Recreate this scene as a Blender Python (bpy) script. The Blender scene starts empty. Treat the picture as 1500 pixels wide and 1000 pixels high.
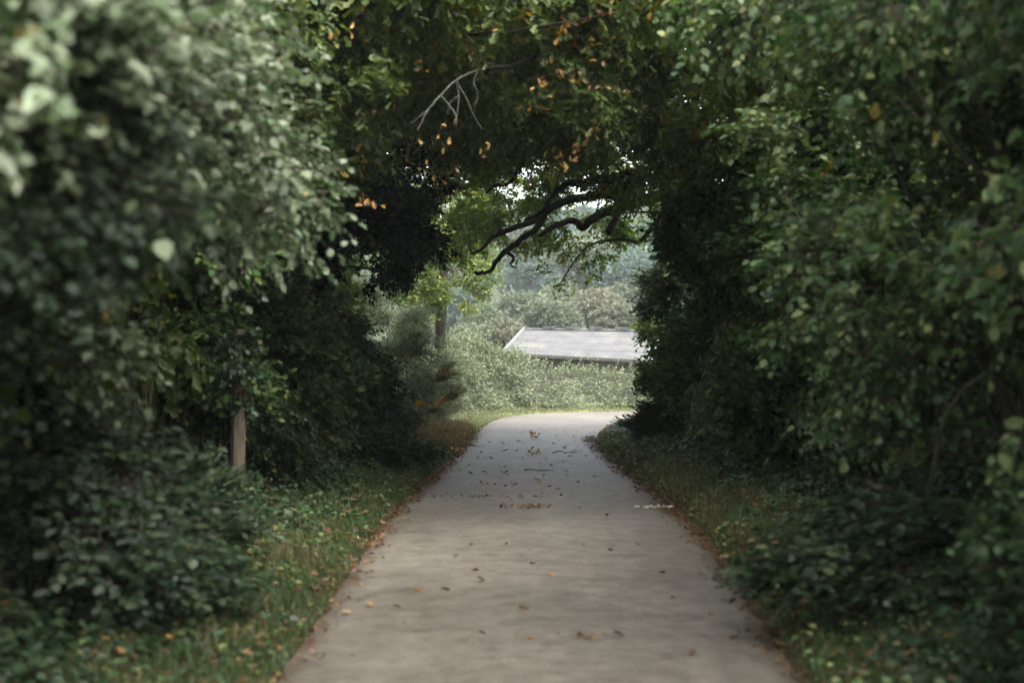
import bpy, math, random
import numpy as np
from mathutils import Vector, noise as mnoise

R = math.radians
random.seed(7)
rng = np.random.default_rng(11)
scene = bpy.context.scene
C = scene.collection

# ------------------------------------------------------------------ camera
EYE = 1.75
FP = 50 / 36 * 1500            # focal length in pixels of the 1500 px wide photograph
cam_d = bpy.data.cameras.new('camera')
cam_d.lens = 50; cam_d.sensor_width = 36; cam_d.clip_start = 0.05; cam_d.clip_end = 2000
cam_d.dof.use_dof = True; cam_d.dof.focus_distance = 24; cam_d.dof.aperture_fstop = 1.45
cam_d.dof.aperture_blades = 0
cam = bpy.data.objects.new('camera', cam_d); C.objects.link(cam)
cam.location = (0, 0, EYE); cam.rotation_euler = (R(90), 0, 0)
scene.camera = cam

# ------------------------------------------------------------------ sky, sun, exposure
SUN_EL, SUN_AZ = R(54), R(150)     # azimuth clockwise from +Y: to the camera's right and a little behind
w = bpy.data.worlds.new('World'); scene.world = w; w.use_nodes = True
nt = w.node_tree; nt.nodes.clear()
sk = nt.nodes.new('ShaderNodeTexSky'); sk.sky_type = 'NISHITA'; sk.sun_disc = False
sk.sun_elevation = SUN_EL; sk.sun_rotation = SUN_AZ; sk.air_density = 1.0; sk.dust_density = 4.0; sk.ozone_density = 1.0
hs = nt.nodes.new('ShaderNodeHueSaturation'); hs.inputs['Saturation'].default_value = 0.32
bg = nt.nodes.new('ShaderNodeBackground'); bg.inputs['Strength'].default_value = 0.15
wo = nt.nodes.new('ShaderNodeOutputWorld')
nt.links.new(sk.outputs[0], hs.inputs['Color']); nt.links.new(hs.outputs[0], bg.inputs['Color'])
nt.links.new(bg.outputs[0], wo.inputs['Surface'])
sl = bpy.data.lights.new('sun', 'SUN'); sl.energy = 1.5; sl.angle = R(50); sl.color = (1, .97, .92)
so = bpy.data.objects.new('sun', sl); C.objects.link(so)
so.rotation_euler = (R(90) - SUN_EL, 0, math.pi - SUN_AZ)
so.location = (10, -10, 30)
vs = scene.view_settings
vs.view_transform = 'Standard'; vs.look = 'None'; vs.gamma = 1; vs.use_curve_mapping = False
vs.exposure = 2.6
cy = scene.cycles
cy.max_bounces = 6; cy.diffuse_bounces = 2; cy.glossy_bounces = 2; cy.transmission_bounces = 3
cy.transparent_max_bounces = 4; cy.volume_bounces = 0; cy.use_denoising = True
cy.caustics_reflective = False; cy.caustics_refractive = False
cy.sample_clamp_indirect = 4

def PX(px, py, Y):
    """photograph pixel and distance -> point"""
    return ((px - 750) / FP * Y, Y, EYE - (py - 500) / FP * Y)

# ------------------------------------------------------------------ materials
def newmat(name):
    m = bpy.data.materials.new(name); m.use_nodes = True
    n = m.node_tree; n.nodes.clear()
    out = n.nodes.new('ShaderNodeOutputMaterial')
    return m, n, out

def ramp(n, stops):
    r = n.nodes.new('ShaderNodeValToRGB'); e = r.color_ramp.elements
    while len(e) < len(stops): e.new(0.5)
    for k, (p, c) in enumerate(stops):
        e[k].position = p; e[k].color = (c[0], c[1], c[2], 1)
    return r

def leaf_material(name, stops, rough=.5, spec=.38, trans=.3, per_object=False, vary=.25):
    m, n, out = newmat(name); L = n.links.new
    oi = n.nodes.new('ShaderNodeObjectInfo')
    r = ramp(n, stops)
    if per_object:
        L(oi.outputs['Random'], r.inputs[0])
    else:
        at = n.nodes.new('ShaderNodeAttribute'); at.attribute_name = 'tint'
        L(at.outputs['Fac'], r.inputs[0])
    hv = n.nodes.new('ShaderNodeHueSaturation')
    mr = n.nodes.new('ShaderNodeMapRange'); mr.inputs['To Min'].default_value = 1 - vary; mr.inputs['To Max'].default_value = 1 + vary
    L(oi.outputs['Random'], mr.inputs['Value']); L(mr.outputs[0], hv.inputs['Value'])
    L(r.outputs[0], hv.inputs['Color'])
    # veins and blotches of the leaf itself
    tc = n.nodes.new('ShaderNodeTexCoord'); nz = n.nodes.new('ShaderNodeTexNoise'); nz.inputs['Scale'].default_value = 23
    L(tc.outputs['Object'], nz.inputs['Vector'])
    mm = n.nodes.new('ShaderNodeMapRange'); mm.inputs['From Min'].default_value = .3; mm.inputs['From Max'].default_value = .7
    mm.inputs['To Min'].default_value = .8; mm.inputs['To Max'].default_value = 1.2
    mx = n.nodes.new('ShaderNodeVectorMath'); mx.operation = 'SCALE'
    L(nz.outputs[0], mm.inputs['Value']); L(hv.outputs[0], mx.inputs[0]); L(mm.outputs[0], mx.inputs['Scale'])
    p = n.nodes.new('ShaderNodeBsdfPrincipled')
    p.inputs['Roughness'].default_value = rough; p.inputs['Specular IOR Level'].default_value = spec
    L(mx.outputs[0], p.inputs['Base Color'])
    t = n.nodes.new('ShaderNodeBsdfTranslucent')
    h2 = n.nodes.new('ShaderNodeHueSaturation'); h2.inputs['Saturation'].default_value = 1.2; h2.inputs['Value'].default_value = 1.3
    L(mx.outputs[0], h2.inputs['Color']); L(h2.outputs[0], t.inputs['Color'])
    ms = n.nodes.new('ShaderNodeMixShader'); ms.inputs[0].default_value = trans
    L(p.outputs[0], ms.inputs[1]); L(t.outputs[0], ms.inputs[2]); L(ms.outputs[0], out.inputs[0])
    return m

G = dict(
    hazel=[(0, (.030, .058, .018)), (.4, (.095, .138, .060)), (.75, (.215, .255, .165)), (.965, (.29, .32, .225)), (.985, (.26, .22, .08)), (1, (.34, .17, .04))],
    hazelgreen=[(0, (.022, .058, .016)), (.45, (.062, .115, .034)), (.8, (.125, .175, .066)), (.955, (.18, .20, .07)), (.98, (.28, .21, .05)), (1, (.36, .18, .035))],
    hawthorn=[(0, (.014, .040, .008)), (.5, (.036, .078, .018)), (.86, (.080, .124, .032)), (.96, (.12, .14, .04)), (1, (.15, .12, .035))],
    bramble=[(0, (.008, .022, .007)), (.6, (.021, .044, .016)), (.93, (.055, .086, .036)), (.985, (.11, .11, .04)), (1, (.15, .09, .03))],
    oak=[(0, (.040, .074, .015)), (.5, (.096, .145, .034)), (.88, (.17, .21, .062)), (.955, (.22, .19, .045)), (.985, (.33, .20, .035)), (1, (.38, .18, .035))],
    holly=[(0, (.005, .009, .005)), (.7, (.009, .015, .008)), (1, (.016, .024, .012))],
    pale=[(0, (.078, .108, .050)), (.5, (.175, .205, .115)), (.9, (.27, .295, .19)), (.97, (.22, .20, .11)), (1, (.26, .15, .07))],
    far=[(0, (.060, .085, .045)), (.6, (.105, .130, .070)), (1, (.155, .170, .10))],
    farhaze=[(0, (.042, .070, .052)), (1, (.082, .116, .085))],  # haze put into the leaf colour of distant trees
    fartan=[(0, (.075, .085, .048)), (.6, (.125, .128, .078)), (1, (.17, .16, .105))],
    dead=[(0, (.055, .028, .015)), (.5, (.12, .062, .030)), (.8, (.21, .12, .055)), (.93, (.25, .14, .06)), (1, (.32, .22, .10))],
    dry=[(0, (.04, .055, .02)), (.4, (.09, .085, .035)), (.75, (.18, .135, .065)), (1, (.27, .17, .09))],
    grass=[(0, (.022, .042, .012)), (.5, (.040, .075, .022)), (.75, (.065, .095, .034)), (.88, (.13, .11, .05)), (1, (.20, .13, .07))],
    verge=[(0, (.07, .082, .038)), (.6, (.112, .122, .060)), (1, (.18, .165, .09))],
    fern=[(0, (.09, .12, .05)), (.6, (.17, .19, .11)), (1, (.26, .25, .15))],
    rust=[(0, (.11, .055, .02)), (.5, (.22, .11, .032)), (.8, (.30, .175, .05)), (1, (.36, .25, .08))],
)
LM = {k: leaf_material('leaf_' + k, v) for k, v in G.items()}
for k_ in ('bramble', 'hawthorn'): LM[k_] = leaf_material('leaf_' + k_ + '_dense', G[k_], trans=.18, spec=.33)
LM['oak'] = leaf_material('leaf_oak', G['oak'], trans=.45)
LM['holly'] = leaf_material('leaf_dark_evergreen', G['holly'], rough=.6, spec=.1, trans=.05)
LO = {k: leaf_material('single_leaf_' + k, G[k], per_object=True, vary=.0) for k in ('hazel', 'hazelgreen', 'oak', 'dead', 'rust', 'bramble')}

def bark_material(name, a, b, scale=14, rough=.9, green=.0):
    m, n, out = newmat(name); L = n.links.new
    tc = n.nodes.new('ShaderNodeTexCoord')
    mp = n.nodes.new('ShaderNodeMapping'); mp.inputs['Scale'].default_value = (1, 1, .25); L(tc.outputs['Object'], mp.inputs[0])
    nz = n.nodes.new('ShaderNodeTexNoise'); nz.inputs['Scale'].default_value = scale; nz.inputs['Detail'].default_value = 6
    L(mp.outputs[0], nz.inputs['Vector'])
    r = ramp(n, [(.3, a), (.7, b)]); L(nz.outputs[0], r.inputs[0])
    n2 = n.nodes.new('ShaderNodeTexNoise'); n2.inputs['Scale'].default_value = 3
    L(tc.outputs['Object'], n2.inputs['Vector'])
    r2 = ramp(n, [(.5, (0, 0, 0)), (.65, (1, 1, 1))]); L(n2.outputs[0], r2.inputs[0])
    mu = n.nodes.new('ShaderNodeMath'); mu.operation = 'MULTIPLY'; mu.inputs[1].default_value = green; L(r2.outputs[0], mu.inputs[0])
    mx = n.nodes.new('ShaderNodeMix'); mx.data_type = 'RGBA'; mx.inputs['B'].default_value = (.07, .085, .04, 1)
    L(mu.outputs[0], mx.inputs['Factor']); L(r.outputs[0], mx.inputs['A'])
    p = n.nodes.new('ShaderNodeBsdfPrincipled'); p.inputs['Roughness'].default_value = rough; p.inputs['Specular IOR Level'].default_value = .2
    L(mx.outputs['Result'], p.inputs['Base Color'])
    bp = n.nodes.new('ShaderNodeBump'); bp.inputs['Strength'].default_value = .6; bp.inputs['Distance'].default_value = .01
    L(nz.outputs[0], bp.inputs['Height']); L(bp.outputs[0], p.inputs['Normal']); L(p.outputs[0], out.inputs[0])
    return m
BARK = bark_material('bark', (.014, .012, .009), (.042, .036, .027), green=.4)
TWIG = bark_material('twig_bark', (.05, .040, .030), (.10, .08, .06), scale=40)
LICHEN = bark_material('lichened_bark', (.05, .048, .037), (.12, .118, .092), scale=30, green=.3)
POSTWOOD = bark_material('weathered_wood', (.05, .04, .03), (.13, .10, .075), scale=30, green=.35)
SHADEBOARD = bark_material('eave_shade_boards', (.03, .028, .025), (.06, .055, .05), scale=9)  # eave shadow put into the dark colour of barn walls and gutter

def road_material():
    m, n, out = newmat('old_asphalt'); L = n.links.new
    tc = n.nodes.new('ShaderNodeTexCoord')
    def nz(scale, det=5, rough=.55, sx=1, sy=1):
        mp = n.nodes.new('ShaderNodeMapping'); mp.inputs['Scale'].default_value = (sx, sy, 1); L(tc.outputs['Object'], mp.inputs[0])
        t = n.nodes.new('ShaderNodeTexNoise'); t.inputs['Scale'].default_value = scale; t.inputs['Detail'].default_value = det
        t.inputs['Roughness'].default_value = rough; L(mp.outputs[0], t.inputs['Vector']); return t
    big, mid, fine, streak = nz(.6, 7, .65), nz(4.5, 8, .72), nz(70, 4, .8), nz(6.5, 7, .7)
    spots = nz(16, 4, .6)
    r1 = ramp(n, [(.3, (.086, .075, .059)), (.5, (.126, .112, .090)), (.72, (.178, .159, .129))]); L(mid.outputs[0], r1.inputs[0])
    r2 = ramp(n, [(.38, (.74, .72, .69)), (.5, (.93, .92, .90)), (.62, (1.08, 1.08, 1.07))]); L(big.outputs[0], r2.inputs[0])
    mx = n.nodes.new('ShaderNodeMix'); mx.data_type = 'RGBA'; mx.blend_type = 'MULTIPLY'; mx.inputs['Factor'].default_value = 1
    L(r1.outputs[0], mx.inputs['A']); L(r2.outputs[0], mx.inputs['B'])
    r3 = ramp(n, [(.36, (.66, .63, .60)), (.48, (1, 1, 1)), (.6, (1.05, 1.05, 1.04)), (.7, (1.28, 1.26, 1.2))]); L(streak.outputs[0], r3.inputs[0])
    m2 = n.nodes.new('ShaderNodeMix'); m2.data_type = 'RGBA'; m2.blend_type = 'MULTIPLY'; m2.inputs['Factor'].default_value = .8
    L(mx.outputs['Result'], m2.inputs['A']); L(r3.outputs[0], m2.inputs['B'])
    # stones of the aggregate
    r4 = ramp(n, [(.35, (.55, .54, .53)), (.55, (1, 1, 1)), (.70, (1.6, 1.57, 1.5))]); L(fine.outputs[0], r4.inputs[0])
    m3 = n.nodes.new('ShaderNodeMix'); m3.data_type = 'RGBA'; m3.blend_type = 'MULTIPLY'; m3.inputs['Factor'].default_value = .7
    L(m2.outputs['Result'], m3.inputs['A']); L(r4.outputs[0], m3.inputs['B'])
    rs_ = ramp(n, [(.30, (.50, .46, .42)), (.37, (1, 1, 1)), (.66, (1, 1, 1)), (.74, (1.25, 1.22, 1.15))]); L(spots.outputs[0], rs_.inputs[0])
    m3b = n.nodes.new('ShaderNodeMix'); m3b.data_type = 'RGBA'; m3b.blend_type = 'MULTIPLY'; m3b.inputs['Factor'].default_value = .8
    L(m3.outputs['Result'], m3b.inputs['A']); L(rs_.outputs[0], m3b.inputs['B']); m3 = m3b
    # soil washed onto the edges (attribute edge: 0 centre, 1 edge)
    at = n.nodes.new('ShaderNodeAttribute'); at.attribute_name = 'edge'
    ad = n.nodes.new('ShaderNodeMath'); ad.operation = 'ADD'
    mm = n.nodes.new('ShaderNodeMath'); mm.operation = 'MULTIPLY'; mm.inputs[1].default_value = .55
    L(mid.outputs[0], mm.inputs[0]); L(at.outputs['Fac'], ad.inputs[0]); L(mm.outputs[0], ad.inputs[1])
    re = ramp(n, [(1.0, (0, 0, 0)), (1.0, (1, 1, 1))]); re.color_ramp.elements[0].position = .84; re.color_ramp.elements[1].position = 1.0
    sc = n.nodes.new('ShaderNodeMath'); sc.operation = 'MULTIPLY'; sc.inputs[1].default_value = .78; L(ad.outputs[0], sc.inputs[0]); L(sc.outputs[0], re.inputs[0])
    m4 = n.nodes.new('ShaderNodeMix'); m4.data_type = 'RGBA'; m4.inputs['B'].default_value = (.085, .062, .042, 1)
    L(re.outputs[0], m4.inputs['Factor']); L(m3.outputs['Result'], m4.inputs['A'])
    p = n.nodes.new('ShaderNodeBsdfPrincipled'); p.inputs['Roughness'].default_value = .62; p.inputs['Specular IOR Level'].default_value = .45
    L(m4.outputs['Result'], p.inputs['Base Color'])
    bp = n.nodes.new('ShaderNodeBump'); bp.inputs['Strength'].default_value = .5; bp.inputs['Distance'].default_value = .004
    L(fine.outputs[0], bp.inputs['Height'])
    b2 = n.nodes.new('ShaderNodeBump'); b2.inputs['Strength'].default_value = .35; b2.inputs['Distance'].default_value = .03
    L(mid.outputs[0], b2.inputs['Height']); L(bp.outputs[0], b2.inputs['Normal']); L(b2.outputs[0], p.inputs['Normal'])
    L(p.outputs[0], out.inputs[0]); return m
ROAD = road_material()

def ground_material():
    m, n, out = newmat('ground_soil_and_field'); L = n.links.new
    tc = n.nodes.new('ShaderNodeTexCoord')
    nz = n.nodes.new('ShaderNodeTexNoise'); nz.inputs['Scale'].default_value = 7; nz.inputs['Detail'].default_value = 8; L(tc.outputs['Object'], nz.inputs['Vector'])
    soil = ramp(n, [(.3, (.022, .017, .011)), (.55, (.05, .036, .022)), (.75, (.075, .062, .033))]); L(nz.outputs[0], soil.inputs[0])
    nf = n.nodes.new('ShaderNodeTexNoise'); nf.inputs['Scale'].default_value = .6; nf.inputs['Detail'].default_value = 8; L(tc.outputs['Object'], nf.inputs['Vector'])
    field = ramp(n, [(.3, (.06, .085, .03)), (.7, (.12, .14, .055))]); L(nf.outputs[0], field.inputs[0])
    sx = n.nodes.new('ShaderNodeSeparateXYZ'); L(tc.outputs['Object'], sx.inputs[0])
    mr = n.nodes.new('ShaderNodeMapRange'); mr.inputs['From Min'].default_value = 27; mr.inputs['From Max'].default_value = 29
    L(sx.outputs['Y'], mr.inputs['Value'])
    mx = n.nodes.new('ShaderNodeMix'); mx.data_type = 'RGBA'
    L(mr.outputs[0], mx.inputs['Factor']); L(soil.outputs[0], mx.inputs['A'])
    mf = n.nodes.new('ShaderNodeMapRange'); mf.inputs['From Min'].default_value = 66; mf.inputs['From Max'].default_value = 80; L(sx.outputs['Y'], mf.inputs['Value'])
    m5 = n.nodes.new('ShaderNodeMix'); m5.data_type = 'RGBA'; m5.inputs['B'].default_value = (.040, .052, .028, 1)
    L(mf.outputs[0], m5.inputs['Factor']); L(field.outputs[0], m5.inputs['A']); L(m5.outputs['Result'], mx.inputs['B'])
    p = n.nodes.new('ShaderNodeBsdfPrincipled'); p.inputs['Roughness'].default_value = .95; p.inputs['Specular IOR Level'].default_value = .1
    L(mx.outputs['Result'], p.inputs['Base Color'])
    bp = n.nodes.new('ShaderNodeBump'); bp.inputs['Distance'].default_value = .03; L(nz.outputs[0], bp.inputs['Height']); L(bp.outputs[0], p.inputs['Normal'])
    L(p.outputs[0], out.inputs[0]); return m
GROUND = ground_material()

def sheet_material(name, a, b, c):
    m, n, out = newmat(name); L = n.links.new
    tc = n.nodes.new('ShaderNodeTexCoord'); oi = n.nodes.new('ShaderNodeObjectInfo')
    nz = n.nodes.new('ShaderNodeTexNoise'); nz.inputs['Scale'].default_value = 1.4; nz.inputs['Detail'].default_value = 7; L(tc.outputs['Object'], nz.inputs['Vector'])
    r = ramp(n, [(.3, a), (.5, b), (.68, c)]); L(nz.outputs[0], r.inputs[0])
    hv = n.nodes.new('ShaderNodeHueSaturation'); mr = n.nodes.new('ShaderNodeMapRange'); mr.inputs['To Min'].default_value = .9; mr.inputs['To Max'].default_value = 1.08
    L(oi.outputs['Random'], mr.inputs['Value']); L(mr.outputs[0], hv.inputs['Value']); L(r.outputs[0], hv.inputs['Color'])
    p = n.nodes.new('ShaderNodeBsdfPrincipled'); p.inputs['Roughness'].default_value = .8
    L(hv.outputs[0], p.inputs['Base Color']); L(p.outputs[0], out.inputs[0]); return m
ROOF = sheet_material('fibre_cement_sheet', (.050, .050, .051), (.064, .064, .065), (.092, .086, .068))
ROOFEDGE = sheet_material('pale_barge_board', (.11, .11, .11), (.14, .14, .14), (.17, .17, .16))

# ------------------------------------------------------------------ mesh helpers
def mesh_from(name, V, F, mats, tint=None, mat_idx=None, k=None):
    """V (n,3); F (m,k) array of equal polygons"""
    me = bpy.data.meshes.new(name)
    V = np.asarray(V, dtype=np.float32); F = np.asarray(F, dtype=np.int32)
    k = F.shape[1]
    me.vertices.add(len(V)); me.vertices.foreach_set('co', V.ravel())
    me.loops.add(F.size); me.loops.foreach_set('vertex_index', F.ravel())
    me.polygons.add(len(F)); me.polygons.foreach_set('loop_start', np.arange(len(F), dtype=np.int32) * k)
    if mat_idx is not None: me.polygons.foreach_set('material_index', np.asarray(mat_idx, dtype=np.int32))
    for m in mats: me.materials.append(m)
    if tint is not None:
        a = me.attributes.new('tint', 'FLOAT', 'FACE'); a.data.foreach_set('value', np.asarray(tint, dtype=np.float32))
    me.update(calc_edges=True)
    return me

def link(name, me, parent=None, loc=None):
    o = bpy.data.objects.new(name, me); C.objects.link(o)
    if parent: o.parent = parent
    if loc is not None: o.location = loc
    return o

def tag(o, label=None, cat=None, group=None, kind=None):
    if label: o['label'] = label
    if cat: o['category'] = cat
    if group: o['group'] = group
    if kind: o['kind'] = kind
    return o

def thing(name, loc, label, cat, group=None):
    o = bpy.data.objects.new(name, None); C.objects.link(o); o.location = loc
    o.empty_display_size = .2
    return tag(o, label, cat, group)

def norm(a):
    return a / np.maximum(np.linalg.norm(a, axis=-1, keepdims=True), 1e-9)

# leaf outlines: x across, y along, z normal; every face a quad
T_DIAMOND = (np.array([(0, 0, 0), (.27, .42, .06), (0, 1, -.06), (-.27, .42, .06)]), [(0, 1, 2, 2), (0, 2, 3, 3)])
T_OVAL = (np.array([(0, 0, 0), (.29, .25, .06), (.31, .62, .05), (0, 1, -.1), (-.31, .62, .05), (-.29, .25, .06)]), [(0, 1, 2, 3), (0, 3, 4, 5)])
T_OAK = (np.array([(0, 0, 0), (.22, .30, .05), (.10, .44, .03), (.30, .72, .05), (0, 1, -.08),
                   (-.30, .72, .05), (-.10, .44, .03), (-.22, .30, .05)]), [(0, 1, 2, 4), (2, 3, 4, 4), (0, 4, 6, 7), (6, 4, 5, 5)])
def clean(faces):
    return faces
T_BIGOVAL_V = [(0, -.18, 0), (.02, 0, 0), (.2, .1, .03), (.32, .3, .06), (.36, .5, .07), (.30, .7, .04), (.17, .88, -.02), (0, 1, -.1),
               (-.17, .88, -.02), (-.30, .7, .04), (-.36, .5, .07), (-.32, .3, .06), (-.2, .1, .03), (-.02, 0, 0), (0, .3, 0), (0, .6, -.01)]
T_BIGOVAL_F = [(0, 1, 14, 13), (1, 2, 3, 14), (3, 4, 15, 14), (4, 5, 6, 15), (6, 7, 15), (14, 12, 13), (14, 11, 12), (14, 15, 10, 11), (15, 8, 9, 10), (15, 7, 8)]
T_BIGOAK_V = [(0, -.1, 0), (.07, .08, .01), (.17, .18, .03), (.10, .27, .02), (.25, .40, .05), (.15, .48, .03), (.31, .62, .05), (.19, .71, .03), (.24, .86, .02), (.09, .92, -.02), (0, 1, -.06)]
def halfmirror(h):
    V = list(h); n = len(h)
    V += [(-x, y, z) for (x, y, z) in h[1:-1]]
    mid = len(V); V += [(0, .27, 0), (0, .48, -.01), (0, .71, -.02)]
    m1, m2, m3 = mid, mid + 1, mid + 2
    def mr(i): return n - 1 + i
    F = [(0, 1, 3, m1), (1, 2, 3), (m1, 3, 5, m2), (3, 4, 5), (m2, 5, 7, m3), (5, 6, 7), (m3, 7, 9, 10), (7, 8, 9)]
    G2 = []
    for f in F:
        g = []
        for i in f:
            g.append(mr(i) if 0 < i < n - 1 else i)
        G2.append(tuple(reversed(g)))
    return V, F + G2
T_BIGOAK_V, T_BIGOAK_F = halfmirror(T_BIGOAK_V)

def single_leaf_mesh(name, V, F, size, mat, bend=0.0, fold=1.0):
    me = bpy.data.meshes.new(name)
    VV = []
    for x, y, z in V:
        VV.append((x * size, y * size, (z * fold - bend * y * y) * size))
    me.from_pydata(VV, [], F); me.materials.append(mat); me.update()
    for p in me.polygons: p.use_smooth = True
    return me

def frames(A, N):
    """leaf axis A and rough normal N -> rotation matrices with columns x,y,z"""
    y = norm(A); x = norm(np.cross(y, N)); z = np.cross(x, y)
    return np.stack([x, y, z], axis=-1)

def leaves_geo(P, A, N, S, template):
    T, F = template
    M = frames(A, N)
    V = np.einsum('nij,tj->nti', M, T) * S[:, None, None] + P[:, None, :]
    n, t = len(P), len(T)
    Fa = np.array(F)[None, :, :] + (np.arange(n) * t)[:, None, None]
    return V.reshape(-1, 3), Fa.reshape(-1, 4)

def tubes_geo(lines, radii, sides=5):
    """lines: list of (k,3) arrays; radii: list of (k,) arrays -> verts, quads"""
    Vs, Fs, off = [], [], 0
    for pts, rad in zip(lines, radii):
        pts = np.asarray(pts, float); rad = np.asarray(rad, float); k = len(pts)
        d = np.gradient(pts, axis=0); d = norm(d)
        ref = np.array([0, 0, 1.0]) if abs(d[:, 2]).mean() < .8 else np.array([1.0, 0, 0])
        u = norm(np.cross(d, ref)); v = np.cross(d, u)
        a = np.linspace(0, 2 * np.pi, sides, endpoint=False)
        ring = pts[:, None, :] + rad[:, None, None] * (np.cos(a)[None, :, None] * u[:, None, :] + np.sin(a)[None, :, None] * v[:, None, :])
        Vs.append(ring.reshape(-1, 3))
        i = np.arange(k - 1)[:, None]; j = np.arange(sides)[None, :]; j2 = (j + 1) % sides
        q = np.stack([i * sides + j, i * sides + j2, (i + 1) * sides + j2, (i + 1) * sides + j], -1).reshape(-1, 4) + off
        Fs.append(q); off += k * sides
        Vs.append(pts[-1:] + d[-1:] * rad[-1]); tip = off; off += 1
        e = (k - 1) * sides + np.arange(sides) + tip - k * sides
        Fs.append(np.stack([e, np.roll(e, -1), np.full(sides, tip), np.full(sides, tip)], -1))
    return np.concatenate(Vs), np.concatenate(Fs)

def fix_degenerate(V, F, tint, mi, mats, name):
    """quads whose last two corners coincide become triangles"""
    me = bpy.data.meshes.new(name)
    tri = F[:, 2] == F[:, 3]
    V = np.asarray(V, dtype=np.float32)
    Q, T = F[~tri], F[tri][:, :3]
    order = np.concatenate([np.nonzero(~tri)[0], np.nonzero(tri)[0]])
    me.vertices.add(len(V)); me.vertices.foreach_set('co', V.ravel())
    loops = np.concatenate([Q.ravel(), T.ravel()]).astype(np.int32)
    me.loops.add(len(loops)); me.loops.foreach_set('vertex_index', loops)
    st = np.concatenate([np.arange(len(Q)) * 4, len(Q) * 4 + np.arange(len(T)) * 3]).astype(np.int32)
    me.polygons.add(len(F)); me.polygons.foreach_set('loop_start', st)
    if mi is not None: me.polygons.foreach_set('material_index', np.asarray(mi)[order].astype(np.int32))
    for m in mats: me.materials.append(m)
    if tint is not None:
        a = me.attributes.new('tint', 'FLOAT', 'FACE'); a.data.foreach_set('value', np.asarray(tint, dtype=np.float32)[order])
    me.update(calc_edges=True)
    return me

def randdir(n):
    return norm(rng.normal(size=(n, 3)))

TRI_COUNT = [0]
def grow(ells, nspray, per, lsize, spray_len, template, mat, name, clump=.34, nclump=26, droop=.25, up=.7, tint_clump=True,
         sizevar=.35, flat=.5, twig=.004, keep=None, lowbias=0.0, tpow=1.0):
    """leafy mass: ellipsoids -> clumps on their skin -> sprays -> leaves.  returns mesh, leaf arrays, clump centres"""
    vol = np.array([e[3] * e[4] * e[5] for e in ells]) ** .67 * np.array([e[6] if len(e) > 6 else 1 for e in ells])
    vol = vol / vol.sum()
    cc, cr, co = [], [], []
    for e, v in zip(ells, vol):
        n = max(4, int(nclump * v * len(ells)))
        d = randdir(n); rr = rng.uniform(.45, 1.0, n) ** .5
        c = np.array(e[:3]); r = np.array(e[3:6])
        cc.append(c + d * r * rr[:, None] * (1 - clump * .6)); co.append(d)
        cr.append(np.full(n, clump * float(np.prod(r)) ** (1 / 3)) * rng.uniform(.6, 1.25, n))
    cc, cr, co = np.concatenate(cc), np.concatenate(cr), np.concatenate(co)
    wt = cr ** 2; ci = rng.choice(len(cc), nspray, p=wt / wt.sum())
    d = randdir(nspray); d[:, 2] = np.where(rng.random(nspray) < .35, np.abs(d[:, 2]), d[:, 2])
    rad = rng.random(nspray) ** .45
    rad = np.where(rng.random(nspray) < .13, rad * rng.uniform(1.15, 1.75, nspray), rad)
    base = cc[ci] + d * (cr[ci] * rad)[:, None] * np.array([1.15, 1.15, .85])
    out = norm(d * .8 + co[ci] * .9 + rng.normal(size=(nspray, 3)) * .45)
    out[:, 2] += -droop + .15; out = norm(out)
    if keep is not None:
        ok = keep(base); base, out, ci = base[ok], out[ok], ci[ok]; nspray = len(base)
    L = spray_len * rng.uniform(.6, 1.3, nspray)
    t = (np.arange(per) + .6) / per
    P = base[:, None, :] + out[:, None, :] * (L[:, None] * (t[None, :] - .3))[..., None]
    P[:, :, 2] -= droop * .5 * (L[:, None] * t[None, :] ** 2)
    side = norm(np.cross(out, np.array([0, 0, 1.0]) + rng.normal(size=(nspray, 3)) * .3))
    sg = np.where(np.arange(per) % 2 == 0, 1.0, -1.0)
    A = out[:, None, :] * .75 + side[:, None, :] * sg[None, :, None] * .8 + rng.normal(size=(nspray, per, 3)) * .28
    A[:, :, 2] -= droop
    N = np.array([0, 0, 1.0])[None, None, :] * up + out[:, None, :] * .35 + rng.normal(size=(nspray, per, 3)) * flat
    S = lsize * rng.uniform(1 - sizevar, 1 + sizevar, (nspray, per))
    P = P + rng.normal(size=P.shape) * lsize * .15
    ctint = rng.normal(0, .12, len(cc))
    tn = rng.random((nspray, per)) ** tpow * .93 + (ctint[ci][:, None] if tint_clump else 0)
    tn = np.clip(tn, 0, .95)
    hot = rng.random(nspray) < (.022 if 'oak' in name else .006)
    tn = np.where(hot[:, None], rng.uniform(.93, 1, (nspray, per)), tn)
    P, A, N, S, tn = P.reshape(-1, 3), A.reshape(-1, 3), N.reshape(-1, 3), S.ravel(), np.clip(tn.ravel(), 0, 1)
    V, F = leaves_geo(P, A, N, S, template)
    nf = len(template[1])
    tint = np.repeat(tn, nf); mi = np.zeros(len(F), int)
    if twig:
        # twigs: a thin three-sided spike per spray
        b = base - out * (L * .45)[:, None]; e = base + out * (L * .7)[:, None]; e[:, 2] -= droop * .35 * L
        a1 = side * twig; a2 = np.cross(out, side) * twig
        W = np.stack([b + a1, b - a1 * .5 + a2 * .87, b - a1 * .5 - a2 * .87, e], 1).reshape(-1, 3)
        o = (np.arange(nspray) * 4)[:, None, None] + len(V)
        TF = (np.array([(0, 1, 3, 3), (1, 2, 3, 3), (2, 0, 3, 3)])[None] + o).reshape(-1, 4)
        V = np.concatenate([V, W]); F = np.concatenate([F, TF])
        tint = np.concatenate([tint, np.zeros(len(TF))]); mi = np.concatenate([mi, np.ones(len(TF), int)])
    TRI_COUNT[0] += int((F[:, 2] == F[:, 3]).sum() + 2 * (F[:, 2] != F[:, 3]).sum())
    me = fix_degenerate(V, F, tint, mi, [mat, TWIG], name)
    return me, (P, A, N, S, tn), cc

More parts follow.
